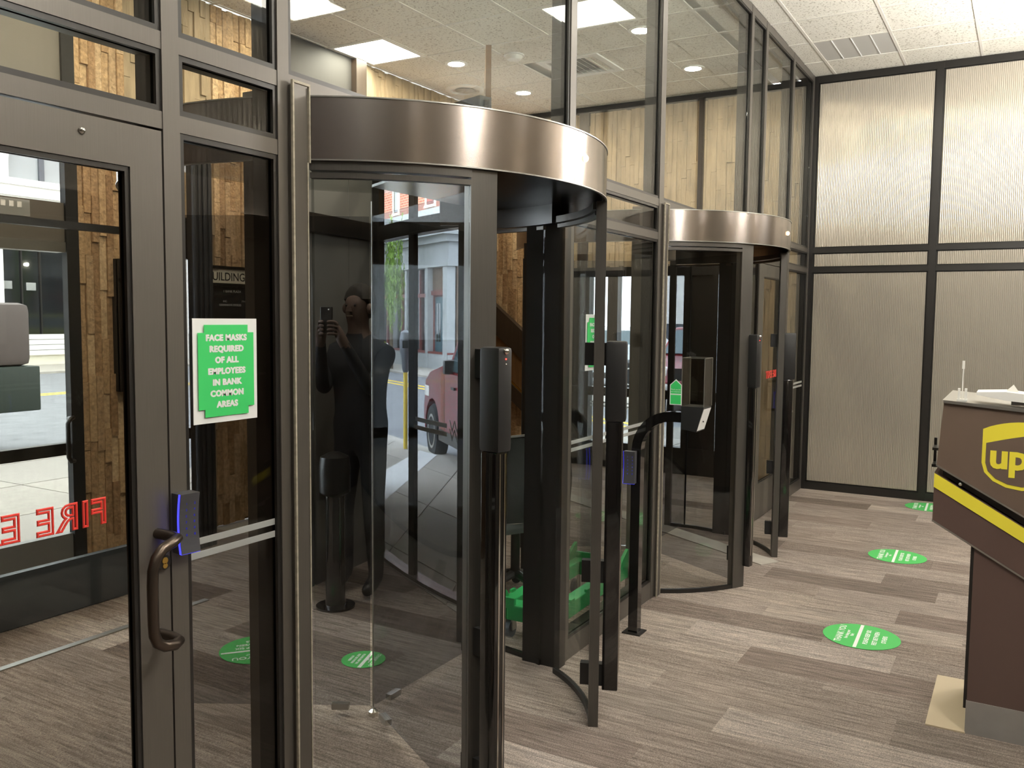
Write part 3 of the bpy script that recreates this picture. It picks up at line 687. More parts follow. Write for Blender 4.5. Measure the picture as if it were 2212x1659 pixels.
MB().box(3.87, 4.36, -1.70, -2.16, 0.135, 0.82).build('column', 'browncab2', t, O)
MB().box(3.875, 4.36, -1.688, -1.702, 0.10, 0.80).build('corner_strip', 'black', t, O)
MB().box(3.866, 4.37, -1.698, -2.17, 0.0, 0.135).build('kick_plate', 'greykick', t, O)
MB().box(3.86, 4.44, -1.555, -1.70, 0.0, 0.006).build('base_plate', 'beige', t, O)
m_ = MB(); m_.box(4.3, 4.42, -1.50, -1.56, 1.0, 1.012); m_.box(4.3, 4.42, -1.50, -1.56, 1.075, 1.087); m_.box(4.40, 4.42, -1.498, -1.51, 1.0, 1.12); m_.build('handle_bracket', 'black', t, O)
m_ = MB(); m_.sphere((3.868, -1.64, 1.005), 0.007); m_.build('screw', 'alu', t, O)
# shield emblem on the hood side, drawn in (y, z)
def arcpts(fn, n): return [fn(k/n) for k in range(n+1)]
W_ = 0.28; xc = -1.85; zt = 1.232
outer = [(xc+W_/2-W_*k/12, zt+0.034*sin(PI*k/12)**0.8) for k in range(13)]
outer += [(xc-W_/2, 1.10)]+[(xc-W_/2+(W_/2)*(1-cos(q*PI/2))**1.0*1.0, 1.10-0.098*sin(q*PI/2)) for q in (0.25, 0.5, 0.75, 1.0)]
outer += [(2*xc-y, z) for y, z in reversed(outer[13:-1])]
m_ = MB(); m_.prism(outer, 'x', 3.8638, 3.8652); em = m_.build('emblem_shield', 'yellow', t, O)
inner = [(xc+0.127-0.254*k/14, 1.150+0.068*math.sqrt(max(0, k/14))*1.0 if False else 1.168+0.052*(1-(1-k/14)**2)*0+0.062*sin(PI/2*(1-k/14)) *1.0-0.0) for k in range(15)]
inner = [(xc+0.127-0.254*k/14, 1.158+0.058*(1-((k/14)))**0.0*sin(PI/2*min(1, (k/14)*1.15+0.0))) for k in range(15)]
inner = [(y, z) for y, z in inner][::-1]
inner = [(xc-0.127+0.254*k/14, 1.178+0.048*sin(PI/2*k/14)) for k in range(15)]
inner += [(xc+0.127, 1.10)]+[(xc+0.127-0.127*(1-cos(q*PI/2)), 1.10-0.084*sin(q*PI/2)) for q in (0.25, 0.5, 0.75, 1.0)]
left = [(2*xc-y, z) for y, z in inner[15:-1]][::-1]
inner = inner+left
m_ = MB(); m_.prism([(2*xc-y, z) for y, z in inner], 'x', 3.8628, 3.8638); m_.build('emblem_field', 'browncab', em, O)
tx = MB(); put_text(tx, 'ups', 0.135, frame((3.8622, xc+0.115, 1.085), (0, -1, 0), (0, 0, 1)), align='LEFT', offset=0.0045, extrude=0.0006, sx=1.0, spacing=0.97); tx.build('lettering', 'yellow', em, O)
t = thing('pen_holder_stand', 'thin white pole in a small white holder on top of the drop box', 'stand', (3.90, -1.63, 1.334))
MB().box(-0.02, 0.02, -0.018, 0.018, 0, 0.008).build('holder_base', 'whiteplastic', t)
m_ = MB(); m_.box(-0.012, 0.012, -0.016, -0.008, 0.008, 0.05); m_.box(-0.012, 0.012, 0.008, 0.016, 0.008, 0.05); m_.build('holder_clip', 'whiteplastic', t)
MB().tube([(0, 0, 0.006), (0, 0.001, 0.09), (0, 0.0, 0.135)], 0.0025, 8).build('pole', 'whiteplastic', t)
MB().box(-0.003, 0.003, -0.004, 0.005, 0.128, 0.16).build('top_clip', 'whiteplastic', t)
t = thing('label_tray', 'white plastic label tray lying on top of the drop box', 'tray', (3.93, -1.80, 1.327))
m_ = MB(); m_.prism([(0.12, 0.036), (0.12, 0.046), (0.02, 0.052), (-0.22, 0.030), (-0.22, 0.0), (0.02, 0.018)], 'x', -0.05, 0.10); m_.build('tray_body', 'whiteplastic', t)
m_ = MB(); m_.prism([(0.02, 0.052), (-0.005, 0.078), (-0.025, 0.048)], 'x', 0.0, 0.008); m_.build('divider', 'whiteplastic', t)
m_ = MB(); m_.box(-0.03, 0.05, -0.12, 0.0, 0.0, 0.02); m_.build('foot', 'greykick', t)

# ------------------------------------------------------------------ vestibule: stone walls, dark panels, porch built for the mirrored street, end glazing
wb = struct('wall_back'); YB = 3.53
for a in ((3.54, 4.25, 0, CEIL), (4.46, 6.45, 0, CEIL), (4.25, 4.46, 2.35, CEIL), (6.45, 9.0, 3.05, CEIL)):
    MB().box(a[0], a[1], YB+0.02, YB+0.05, a[2], a[3]).build('wall_backing', 'stonewall', wb)
def strips(x0, x1, z0, z1, seed, avg=0.30, wid=0.053):
    R_ = random.Random(seed); n = max(1, round((x1-x0)/wid)); p = (x1-x0)/n; out = []
    for i in range(n):
        z = z0-R_.uniform(0, avg*0.8)
        while z < z1:
            h = R_.uniform(avg*0.55, avg*1.5); a, b = max(z, z0), min(z+h, z1)
            if b-a > 0.02: out.append((x0+p*i, x0+p*(i+1), a, b, R_.choice((0.0, 0.004, 0.008, 0.013, 0.019))))
            z += h
    return out
MB_ = {}
def strip_objects(lst, parent, y):
    for x0, x1, a, b, d in lst:
        key = (round((x1-x0)*1000), round((b-a)*100))
        if key not in MB_:
            w_, h_ = x1-x0-0.0016, b-a-0.0016
            m_ = MB(); e = 0.003
            m_.prism([(-w_/2, 0.03), (w_/2, 0.03), (w_/2, e), (w_/2-e, 0.0), (-w_/2+e, 0.0), (-w_/2, e)], 'z', -h_/2, h_/2)
            o = m_.build('stone_strip', 'stone', parent); MB_[key] = o.data; bpy.data.objects.remove(o)
        o = bpy.data.objects.new('stone_strip', MB_[key]); C.objects.link(o); o.parent = parent; o.location = ((x0+x1)/2, y-d, (a+b)/2)
        o.scale = (1, 1, (b-a)/(round((b-a)*100)/100+1e-9))
strip_objects(strips(3.54, 3.91, 0, CEIL, 1, 0.36), wb, YB)
strip_objects(strips(4.66, 5.10, 0, CEIL, 2, 0.36), wb, YB)
m_ = MB()
for q in strips(3.91, 4.25, 0, CEIL, 4)+strips(4.25, 4.66, 2.35, CEIL, 5)+strips(6.36, 8.88, 3.06, CEIL, 6)+strips(4.46, 4.66, 0, 2.35, 9):
    m_.box(q[0]+0.001, q[1]-0.001, YB-q[4], YB+0.03, q[2]+0.001, q[3]-0.001)
m_.build('stone_facing', P('travertine_far', (168, 149, 122), 0.9, noise=0.22, nscale=14, stretch=(1, 1, 0.25), bump=0.5, bscale=50), wb, kind='stuff')
MB().box(5.10, 6.22, YB-0.03, YB+0.02, 0, CEIL).build('dark_panel', P('charcoal_panel', (56, 54, 52), 0.6), wb)
MB().box(6.22, 6.36, YB-0.09, YB+0.02, 0, CEIL).build('pilaster', 'darkwood', wb)
# end wall (continues the reeded wall) : stone above, glazed doors below
we = struct('wall_end'); XE = 8.9
for a in ((0.0, 0.70, 0, CEIL), (0.70, 3.0, 2.2, CEIL), (3.0, 3.1, 0, CEIL), (3.1, 3.6, 3.05, CEIL)): MB().box(XE+0.02, XE+0.2, a[0], a[1], a[2], a[3]).build('wall_backing', 'stonewall', we)
m_ = MB()
for q in strips(0.02, 3.08, 2.2, 3.88, 21, 0.34)+strips(3.08, 3.53, 3.05, 3.88, 24, 0.34)+strips(0.02, 0.70, 0, 2.2, 22, 0.34):
    m_.box(XE-q[4], XE+0.03, q[0]+0.001, q[1]-0.001, q[2]+0.001, q[3]-0.001)
m_.build('stone_facing', bpy.data.materials['travertine_far'], we, kind='stuff')
MB().box(XE-0.03, XE+0.02, 0.0, 3.53, 3.88, 3.945).build('trim_bar', 'black', we)
MB().box(XE-0.03, XE+0.0, 1.10, 1.16, 2.2, 3.88).build('trim_bar', 'darkwood', we)
MB().box(XE-0.03, XE+0.0, 2.40, 2.52, 2.2, 3.88).build('trim_bar', 'darkwood', we)
for y0, y1 in ((0.68, 0.725), (0.905, 0.965), (1.20, 1.27), (1.66, 1.74), (2.02, 2.14), (2.36, 2.44), (2.95, 3.02)): MB().box(XE-0.04, XE+0.08, y0, y1, 0, 2.2).build('mullion', 'black', we)
for z0, z1 in ((0, 0.28), (0.79, 0.885), (2.10, 2.2)): MB().box(XE-0.035, XE+0.07, 0.70, 3.0, z0, z1).build('rail', 'black', we)
MB().box(XE+0.0, XE+0.04, 2.44, 2.95, 0.28, 2.10).build('dark_panel', 'black', we); MB().box(XE+0.0, XE+0.04, 0.965, 1.20, 0.28, 2.10).build('dark_panel', 'black', we)
for y0, y1 in ((0.725, 0.905), (1.27, 1.66), (1.74, 2.02), (2.14, 2.36)):
    MB().box(XE+0.02, XE+0.028, y0, y1, 0.28, 0.79).build('pane', 'glasslow', we); MB().box(XE+0.02, XE+0.028, y0, y1, 0.885, 2.10).build('pane', 'glasslow', we)
for y0, y1 in ((1.74, 2.02), (2.14, 2.36)):
    for z in (0.66, 0.70): MB().box(XE+0.017, XE+0.019, y0, y1, z, z+0.02).build('etched_stripe', 'etched', we)
t = thing('wall_plate', 'small white plate high on the stone end wall', 'plate', (8.87, 0.44, 2.47))
MB().box(0, 0.008, -0.07, 0.07, 0, 0.055, 0.003).build('plate', 'white', t); MB().box(-0.002, 0, -0.055, 0.055, 0.02, 0.036).build('print', 'greykick', t)

# dark screen added for the dim lobby mirrored in the left wing
ws = struct('wall_added_screen')
A, B = Vector((3.62, 1.80, 0)), Vector((4.655, 1.94, 0)); dr = (B-A).normalized(); nn = Vector((dr.y, -dr.x, 0)); Ls = (B-A).length
sm = Matrix(((dr.x, -nn.x, 0, A.x), (dr.y, -nn.y, 0, A.y), (0, 0, 1, 0), (0, 0, 0, 1)))
def sbox(name, mat, x0, x1, y0, y1, z0, z1): m_ = MB(); m_.box(x0, x1, y0, y1, z0, z1); m_.xf(sm); return m_.build(name, mat, ws)
for x0, x1 in ((0.0, 0.31), (0.335, 0.70), (0.705, Ls-0.06)):
    sbox('dark_panel', 'panelgrey', x0, x1, 0.0, 0.08, 0.0, 2.14); sbox('dark_panel', 'panelgrey', x0, x1, 0.0, 0.08, 2.25, 2.80)
sbox('screen_backing', 'black', 0.0, Ls, 0.02, 0.09, 0.0, 2.80); sbox('rail', 'black', 0.0, Ls, -0.03, 0.08, 2.14, 2.25)
sbox('end_post', 'black', Ls-0.06, Ls+0.01, -0.05, 0.08, 0, 2.80)
# added porch: wing reflection of the street built as glass front and geometry
wp = struct('wall_added_porch')
bow = [(4.673, 1.938), (4.52, 1.70), (4.375, 1.46), (4.25, 1.23), (4.155, 1.03), (4.085, 0.86), (4.035, 0.71)]
def bowstrip(name, mat, d0, d1, z0, z1, a=0, b=6):
    vs = []; m_ = MB()
    for i in range(a, b+1):
        p = Vector((*bow[i], 0)); q = (Vector((*bow[min(i+1, 6)], 0))-Vector((*bow[max(i-1, 0)], 0))).normalized(); n_ = Vector((-q.y, q.x, 0))
        if n_.dot(Vector((1, -0.5, 0))) < 0: n_ = -n_
        for d, z in ((d0, z0), (d1, z0), (d1, z1), (d0, z1)): c_ = p+n_*d; vs.append((c_.x, c_.y, z))
    k = b-a
    m_.add(vs, [(4*i+j, 4*i+(j+1) % 4, 4*i+4+(j+1) % 4, 4*i+4+j) for i in range(k) for j in range(4)]+[(3, 2, 1, 0), (4*k, 4*k+1, 4*k+2, 4*k+3)])
    return m_.build(name, mat, wp, smooth=True)
bowstrip('sill', 'black', -0.03, 0.05, 0.0, 0.035); bowstrip('sill_edge', 'alu', -0.034, -0.03, 0.0, 0.012)
bowstrip('transom', 'black', -0.03, 0.05, 2.14, 2.235)
bowstrip('curved_pane', 'glasslow', 0.008, 0.014, 0.035, 2.14); bowstrip('curved_pane', 'glasslow', 0.008, 0.014, 2.235, 2.75)
for z0 in (0.955, 1.005):
    bowstrip('etched_stripe', 'etchlit', 0.004, 0.006, z0, z0+0.026, 2, 4); bowstrip('etched_stripe', 'etchlit', 0.004, 0.006, z0, z0+0.026, 5, 6)
pa, pb = Vector((*bow[4], 0)), Vector((*bow[5], 0)); m_ = MB()
for z0 in (0.935, 0.985): put_text(m_, 'W', 0.105, frame(((pa.x+pb.x)/2-0.004, (pa.y+pb.y)/2, z0), pb-pa, (0, 0, 1)), extrude=0.0006)
m_.build('etched_emblem', 'etchlit', wp, kind='stuff')
bowstrip('head', 'black', -0.03, 0.05, 2.75, 2.82)
for (x, y), q in (((4.673, 1.938), 0.026), ((4.347, 1.41), 0.024), ((4.05, 0.70), 0.018)): MB().tube([(x, y, 0), (x, y, 2.8)], q*1.2, 4, sq=True).build('mullion', 'black', wp)
def slabwall(name, mat, p, q, z0, z1, th=0.1, side=1):
    p = Vector((*p, 0)); q = Vector((*q, 0)); d = (q-p).normalized(); n_ = Vector((-d.y, d.x, 0))*side*th
    m_ = MB(); vs = [(c.x, c.y, z) for z in (z0, z1) for c in (p, q, q+n_, p+n_)]
    m_.add(vs, [(0, 3, 2, 1), (4, 5, 6, 7), (0, 1, 5, 4), (1, 2, 6, 5), (2, 3, 7, 6), (3, 0, 4, 7)]); return m_.build(name, mat, wp)
slabwall('porch_side', 'stonewall', (4.70, 1.97), (6.45, 3.53), 0, 3.1, 0.1, 1)
slabwall('porch_side', 'stonewall', (4.08, 0.73), (7.24, 2.775), 0, 3.1, 0.03, -1)
m_ = MB(); m_.add([(4.66, 1.98, 2.80), (4.0, 0.68, 2.80), (8.42, 3.6, 3.10), (6.4, 3.6, 3.10), (4.66, 1.98, 2.88), (4.0, 0.68, 2.88), (8.42, 3.6, 3.18), (6.4, 3.6, 3.18)], [(0, 3, 2, 1), (4, 5, 6, 7), (0, 1, 5, 4), (1, 2, 6, 5), (2, 3, 7, 6), (3, 0, 4, 7)])
m_.build('porch_roof', 'glasslow', wp)  # roof made of clear glass so daylight reaches the paving

slabwall('porch_side', 'stonewall', (7.24, 2.81), (7.24, 2.13), 0, 3.1, 0.06, 1)
slabwall('porch_side', 'stonewall', (7.24, 2.13), (8.92, 3.02), 0, 3.1, 0.05, 1)
for x0, x1, a, b, d in strips(2.12, 2.77, 0.0, 3.0, 31, 0.34):
    key = (round((x1-x0)*1000), round((b-a)*100))
    if key not in MB_:
        w_, h_ = x1-x0-0.0016, b-a-0.0016; m_ = MB(); e = 0.003
        m_.prism([(-w_/2, 0.03), (w_/2, 0.03), (w_/2, e), (w_/2-e, 0.0), (-w_/2+e, 0.0), (-w_/2, e)], 'z', -h_/2, h_/2); o = m_.build('stone_strip', 'stone', wp); MB_[key] = o.data; bpy.data.objects.remove(o)
    o = bpy.data.objects.new('stone_strip', MB_[key]); C.objects.link(o); o.parent = wp; o.location = (7.225-d, (x0+x1)/2, (a+b)/2); o.rotation_euler = (0, 0, -PI/2)

# street door seen through the fire door, grey rail in front of it
d3 = struct('door_3')
for x0, x1, z0, z1 in ((2.2, 3.46, 2.10, 2.35), (2.2, 3.54, 2.95, CEIL)): MB().box(x0, x1, YB, YB+0.1, z0, z1).build('fascia', 'panelgrey2', d3)
MB().box(1.8, 3.46, YB-0.01, YB+0.09, 2.035, 2.10).build('head_rail', 'alu', d3)
MB().box(3.46, 3.545, YB-0.02, YB+0.035, 0, CEIL).build('stile', 'rubber', d3)
MB().box(1.8, 3.46, YB, YB+0.06, 0.722, 0.80).build('mid_rail', 'black', d3)
MB().box(1.8, 3.46, YB, YB+0.06, 0.0, 0.2).build('bottom_rail', 'panelgrey', d3)
MB().box(1.8, 3.46, YB+0.025, YB+0.033, 0.2, 0.722).build('pane', 'glasslow', d3); MB().box(1.8, 3.46, YB+0.025, YB+0.033, 0.80, 2.035).build('pane', 'glasslow', d3)
MB().box(1.8, 3.46, YB+0.025, YB+0.033, 2.35, 2.95).build('pane', 'glasslow', d3)
MB().tube([(3.45, YB, 0.96), (3.45, YB-0.05, 0.97), (3.41, YB-0.08, 0.965), (3.39, YB-0.085, 0.94), (3.39, YB-0.085, 0.72), (3.41, YB-0.08, 0.69), (3.45, YB-0.05, 0.685), (3.45, YB, 0.69)], 0.014, 10).build('pull_handle', 'black', d3, smooth=True)
MB().box(-3.0, 1.8, YB, YB+0.05, 0, CEIL).build('wall_backing', 'stonewall', wb)
sp = thing('door_plate', 'pale grey plate with small white squares on the band over the street door', 'plate', (3.05, YB-0.012, 2.24))
MB().box(-0.2, 0.18, 0, 0.011, 0, 0.10).build('plate', 'etched', sp)
for k in range(3): MB().box(-0.0+0.05*k, 0.028+0.05*k, -0.002, 0, 0.05, 0.085).build('white_square', 'white', sp)
d4 = struct('door_4')
MB().box(1.9, 3.38, 2.645, 2.69, 0.004, 0.29).build('bottom_rail', P('blue_grey_rail', (70, 76, 80), 0.4, 0.2), d4); MB().box(1.9, 3.38, 2.662, 2.672, 0.29, 2.1).build('glass_pane', 'glasslow', d4)
MB().box(1.9, 3.38, 2.645, 2.69, 2.1, 2.14).build('top_rail', 'black', d4)
tb_ = MB(); tb_.box(2.0, 3.4, 2.16, 2.20, 0.0, 0.006); tag(tb_.build('threshold_strip', 'alu', None, (2.7, 2.18, 0)), 'pale metal strip across the vestibule carpet', 'threshold strip')
# directory boards and the fluted column
def board(x0, x1, label):
    t = thing('directory_board', label, 'directory board', ((x0+x1)/2, YB-0.075, 1.115), 0, 'directory boards on the stone wall'); w_ = (x1-x0)/2
    MB().box(-w_, w_, 0.012, 0.075, 0, 0.90).build('case', 'boardblack', t)
    m_ = MB()
    for a in ((-w_, w_, 0, 0.022), (-w_, w_, 0.878, 0.90), (-w_, w_, 0.745, 0.77), (-w_, -w_+0.03, 0.022, 0.878), (w_-0.02, w_, 0.022, 0.878)): m_.box(a[0], a[1], 0, 0.03, a[2], a[3])
    m_.build('frame', 'black', t); MB().box(-w_+0.03, w_-0.02, 0.008, 0.012, 0.77, 0.878).build('header', 'cream', t)
    return t, w_
t, w_ = board(3.79, 4.22, 'black directory board with a white header, half hidden by the fire door edge')
tx = MB()
for k, s_ in enumerate(['BANK INC', 'CLUB', 'COUNSEL', 'CREDIT', 'CUSTOMER', 'ELECTRONIC', 'FINANCE', 'HUMAN RES', 'INTERNET', 'INVEST', 'MARKETING', 'LEGAL', 'PERSONNEL', None, 'REAL ESTATE', 'TAX', 'TELLERS', 'TRAINING', 'TRUST', None, 'VAULT']):
    if s_: put_text(tx, s_, 0.024, frame((-w_+0.05, 0.009, 0.66-k*0.0305), (1, 0, 0), (0, 0, 1)), align='LEFT', extrude=0.0004)
tx.build('lettering', 'letterwhite', t)
t, w_ = board(4.52, 5.035, 'directory board reading BUILDING beside the fluted grey column')
tx = MB(); put_text(tx, 'BUILDING', 0.088, frame((0.13, 0.0075, 0.79), (1, 0, 0), (0, 0, 1)), align='RIGHT', extrude=0.0004, offset=0.0008, sx=0.92); tx.build('header_text', 'text_black', t)
tx = MB()
for s_, z, x, sz in (('1 BANK PLAZA', 0.70, 0.0, 0.026), ('INC.', 0.625, -0.07, 0.022), ('CORPORATE OFFICES', 0.597, -0.02, 0.022), ('7TH FLOOR', 0.625, 0.15, 0.022)): put_text(tx, s_, sz, frame((x, 0.009, z), (1, 0, 0), (0, 0, 1)), extrude=0.0004)
tx.build('lettering', 'letterwhite', t)
w5 = struct('window_1')
MB().box(4.25, 4.46, YB+0.05, YB+0.058, 0.3, 2.3).build('pane', 'glasslow', w5); MB().box(4.25, 4.46, YB-0.02, YB+0.1, 0, 0.3).build('rail', 'black', w5); MB().box(4.25, 4.46, YB-0.02, YB+0.1, 0.72, 0.80).build('rail', 'black', w5); MB().box(4.25, 4.46, YB-0.02, YB+0.1, 2.05, 2.35).build('rail', 'black', w5)
t = struct('column')
for k in range(4):
    x = 4.145+0.042*k; m_ = MB(); m_.lathe([(0.021, 0), (0.021, 2.92)], x, 3.12+0.004*(k % 2), 10); m_.build('flute', P('flute_grey', (62, 64, 68), 0.45, 0.3) if k == 0 else bpy.data.materials['flute_grey'], t, smooth=True)
MB().box(4.13, 4.29, 3.125, 3.18, 0, 2.92).build('core', 'black', t)

# sloping stair balustrade before the stone wall
t = thing('stair_balustrade', 'sloping brown stair balustrade before the stone wall, seen through the near opening', 'balustrade', (7.12, 2.45, 0))
O = (7.12, 2.45, 0)
def slope(y, off): return 1.69+(y-2.51)*0.80+off
for nm, mt, a, b, x0, x1 in (('handrail', 'darkwood', -0.20, 0.07, 7.10, 7.17), ('panel', 'wood', -0.50, -0.20, 7.13, 7.16), ('trim_strip', 'brass', -0.52, -0.50, 7.115, 7.16), ('stringer', 'darkwood', -0.68, -0.52, 7.105, 7.17)):
    m_ = MB(); m_.prism([(1.75, slope(1.75, a)), (2.70, slope(2.70, a)), (2.70, slope(2.70, b)), (1.75, slope(1.75, b))], 'x', x0, x1); m_.build(nm, mt, t, O)
m_ = MB(); m_.box(7.10, 7.17, 1.75, 1.83, 0, 0.95); m_.build('newel', 'darkwood', t, O)
t = thing('reflected_post', 'dark post with a brown edge, added for a glass reflection behind the office chair', 'post', (4.95, 0.93, 0))  # reflected dark strip with brown edge, built as a solid post
MB().box(-0.03, 0.03, -0.03, 0.03, 0, 2.12).build('post', 'black', t); MB().box(-0.02, 0.05, -0.10, -0.034, 0.0, 2.08).build('wood_edge', 'wood', t)
t = thing('ash_receptacle', 'black post-shaped ash receptacle with a wider head, before the dark panels', 'receptacle', (3.705, 1.475, 0))
MB().lathe([(0.11, 0), (0.11, 0.012), (0.06, 0.02), (0.055, 0.05), (0.055, 0.66)], n=24).build('tube', 'blackgloss', t, smooth=True)
MB().lathe([(0.056, 0.64), (0.085, 0.66), (0.088, 0.80), (0.08, 0.86), (0.03, 0.885)], n=24).build('head', 'black', t, smooth=True)

# ------------------------------------------------------------------ office chair
t = thing('office_chair', 'black mesh-back office chair behind the green dolly', 'chair', (4.45, 0.73, 0), rad(152))
bs = MB(); bs.lathe([(0.03, 0.10), (0.035, 0.14), (0.028, 0.16), (0.028, 0.40)], n=14); bs.build('gas_lift', 'black', t, smooth=True)
for k in range(5):
    a = rad(72*k+20); m_ = MB(); m_.tube([(0.02*cos(a), 0.02*sin(a), 0.125), (0.16*cos(a), 0.16*sin(a), 0.105), (0.215*cos(a), 0.215*sin(a), 0.085)], [0.026, 0.022, 0.016], 8); l_ = m_.build('base_leg', 'blackmatt', t, smooth=True)
    m_ = MB(); b_ = len(m_.v); m_.lathe([(0.028, -0.012), (0.028, 0.012)], n=16); m_.xf(Matrix.Translation((0.215*cos(a), 0.215*sin(a), 0.028)) @ Matrix.Rotation(a+PI/2, 4, 'Z') @ Matrix.Rotation(PI/2, 4, 'X')); m_.build('caster', 'rubber', l_, smooth=True)
m_ = MB(); m_.box(-0.235, 0.235, -0.23, 0.23, 0.42, 0.49, 0.03); m_.build('seat', 'chairshell', t, smooth=True)
prof = [(0.49, 0.20), (0.60, 0.235), (0.72, 0.24), (0.84, 0.225), (0.98, 0.255)]
vs = []; n_ = 9
for th in (0, 0.012):
    for z, y in prof:
        for k in range(n_): q = -1+2*k/(n_-1); wv = 0.20+0.02*sin((z-0.49)*6); vs.append((q*wv, y+th-0.05*(1-q*q)*-1*0.8, z))
m_ = MB(); k = len(prof); fs = []
for L_ in (0, 1):
    o_ = L_*k*n_
    fs += [(o_+i*n_+j, o_+i*n_+j+1, o_+(i+1)*n_+j+1, o_+(i+1)*n_+j) for i in range(k-1) for j in range(n_-1)]
m_.add(vs, fs); m_.build('mesh_back', 'fabric', t, smooth=True)
m_ = MB()
for sx in (-1, 1): m_.tube([(sx*0.20, 0.205, 0.49)]+[(sx*(0.20+0.02*sin((z-0.49)*6)), y+0.006, z) for z, y in prof], 0.011, 8)
m_.tube([(-0.205, 0.262, 0.985), (0, 0.30, 0.995), (0.205, 0.262, 0.985)], 0.011, 8); m_.build('back_frame', 'blackmatt', t, smooth=True)
m_ = MB(); m_.tube([(0, 0.02, 0.41), (0, 0.24, 0.42), (0, 0.285, 0.55), (0, 0.285, 0.70)], 0.018, 8); m_.build('back_spine', 'chairshell', t, smooth=True)
for sx in (-1, 1):
    m_ = MB(); m_.tube([(sx*0.25, 0.05, 0.44), (sx*0.27, 0.05, 0.52), (sx*0.27, 0.05, 0.66)], 0.014, 8); a_ = m_.build('armrest_post', 'blackmatt', t, smooth=True)
    m_ = MB(); m_.box(sx*0.27-0.035, sx*0.27+0.035, -0.10, 0.14, 0.66, 0.685, 0.01); m_.build('arm_pad', 'rubber', a_, smooth=True)

# ------------------------------------------------------------------ green plastic dolly
t = thing('green_dolly', 'bright green plastic dolly frame with raised corners on casters', 'dolly', (4.24, 0.285, 0), rad(2))
lx, ly = 0.50, 0.175
for x0, x1, y0, y1, nm in ((-lx, lx, ly-0.075, ly, 'side_rail'), (-lx, lx, -ly, -ly+0.075, 'side_rail'), (-lx, -lx+0.10, -ly+0.075, ly-0.075, 'end_rail'), (lx-0.10, lx, -ly+0.075, ly-0.075, 'end_rail')):
    MB().box(x0, x1, y0, y1, 0.12, 0.20, 0.008).build(nm, 'greenplastic', t)
for sx in (-1, 1):
    for sy in (-1, 1):
        x, y = sx*(lx-0.0), sy*(ly-0.0)
        m_ = MB(); m_.prism([(0, 0.18), (-sx*0.15, 0.18), (-sx*0.11, 0.235), (-sx*0.03, 0.235 if sx < 0 else 0.28), (0, 0.24 if sx < 0 else 0.29)], 'y', y-sy*0.018, y)
        m_.xf(Matrix.Translation((x, 0, 0))); m_.box(x-sx*0.018, x, y-sy*0.12, y-sy*0.018, 0.18, 0.235); m_.build('corner_lug', 'greenplastic', t)
        m_ = MB(); b_ = 0; m_.lathe([(0.045, -0.014), (0.045, 0.014)], n=18); m_.xf(Matrix.Translation((x-sx*0.09, y-sy*0.05, 0.045)) @ Matrix.Rotation(PI/2, 4, 'X')); w_ = m_.build('caster', 'metergrey', t, smooth=True)
        m_ = MB(); m_.box(x-sx*0.09-0.02, x-sx*0.09+0.02, y-sy*0.05-0.024, y-sy*0.05-0.016, 0.04, 0.12); m_.box(x-sx*0.09-0.02, x-sx*0.09+0.02, y-sy*0.05+0.016, y-sy*0.05+0.024, 0.04, 0.12); m_.build('caster_fork', 'alu', w_)
m_ = MB()
for k in range(4): x = -lx+0.2+0.2*k; m_.box(x-0.02, x+0.02, ly-0.012, ly+0.004, 0.20, 0.215); m_.box(x-0.02, x+0.02, -ly-0.004, -ly+0.012, 0.20, 0.215)
m_.build('stacking_lug', 'greenplastic', t, kind='stuff')

# ------------------------------------------------------------------ the street outside
st = struct('street')
MB().box(2.0, 60, -8, 60, -0.4, -0.06).build('asphalt_surface', 'asphalt', st)
RZ = Matrix.Rotation(rad(60), 4, 'Z')          # frame of the street mirrored in the wing: local x along the kerb, local -y across the road
def yline(name, mat, x0, x1, y0, y1, rot): m_ = MB(); m_.box(x0, x1, y0, y1, -0.0595, -0.057); (m_.xf(RZ) if rot else None); m_.build(name, mat, st)
yline('road_line', 'roadyellow', 4, 34, -9.33, -9.21, True); yline('road_line', 'roadyellow', 4, 34, -9.63, -9.51, True)
yline('road_line', 'roadyellow', 7, 20, 15.55, 15.70, False); yline('road_line', 'roadyellow', 7, 20, 15.85, 16.0, False)
yline('road_line', 'roadyellow', 17.0, 17.2, -6, 2.6, False)
pv = struct('pavement')
def clip(poly, p, n):
    out = []; k = len(poly)
    for i in range(k):
        a, b = poly[i], poly[(i+1) % k]
        da = (a[0]-p[0])*n[0]+(a[1]-p[1])*n[1]; db = (b[0]-p[0])*n[0]+(b[1]-p[1])*n[1]
        if da >= 0: out.append(a)
        if da*db < 0: t_ = da/(da-db); out.append((a[0]+(b[0]-a[0])*t_, a[1]+(b[1]-a[1])*t_))
    return out
rl = Vector((cos(rad(32.9)), sin(rad(32.9)))); ll = (Vector((6.45-4.70, 3.53-1.97))).normalized()
def wedge(poly):
    poly = clip(poly, (4.08, 0.74), (-rl.y, rl.x)); return clip(poly, (4.70, 1.97), (ll.y, -ll.x)) if len(poly) > 2 else poly
def slabpiece(poly, mat, z1=0.006):
    low = any(y < 3.95 and x < 9.05 for x, y in poly); m_ = MB(); m_.prism(poly, 'z', 0.0015 if low else -0.15, z1+random.uniform(-0.0008, 0.0008)); m_.build('paving_slab', mat, pv)
U, V = Vector((0.5, 0.866)), Vector((0.866, -0.5))
du, dv = Vector((cos(rad(25.5)), sin(rad(25.5)))), Vector((cos(rad(61.5)), sin(rad(61.5))))
og = Vector((6.13, 2.58))
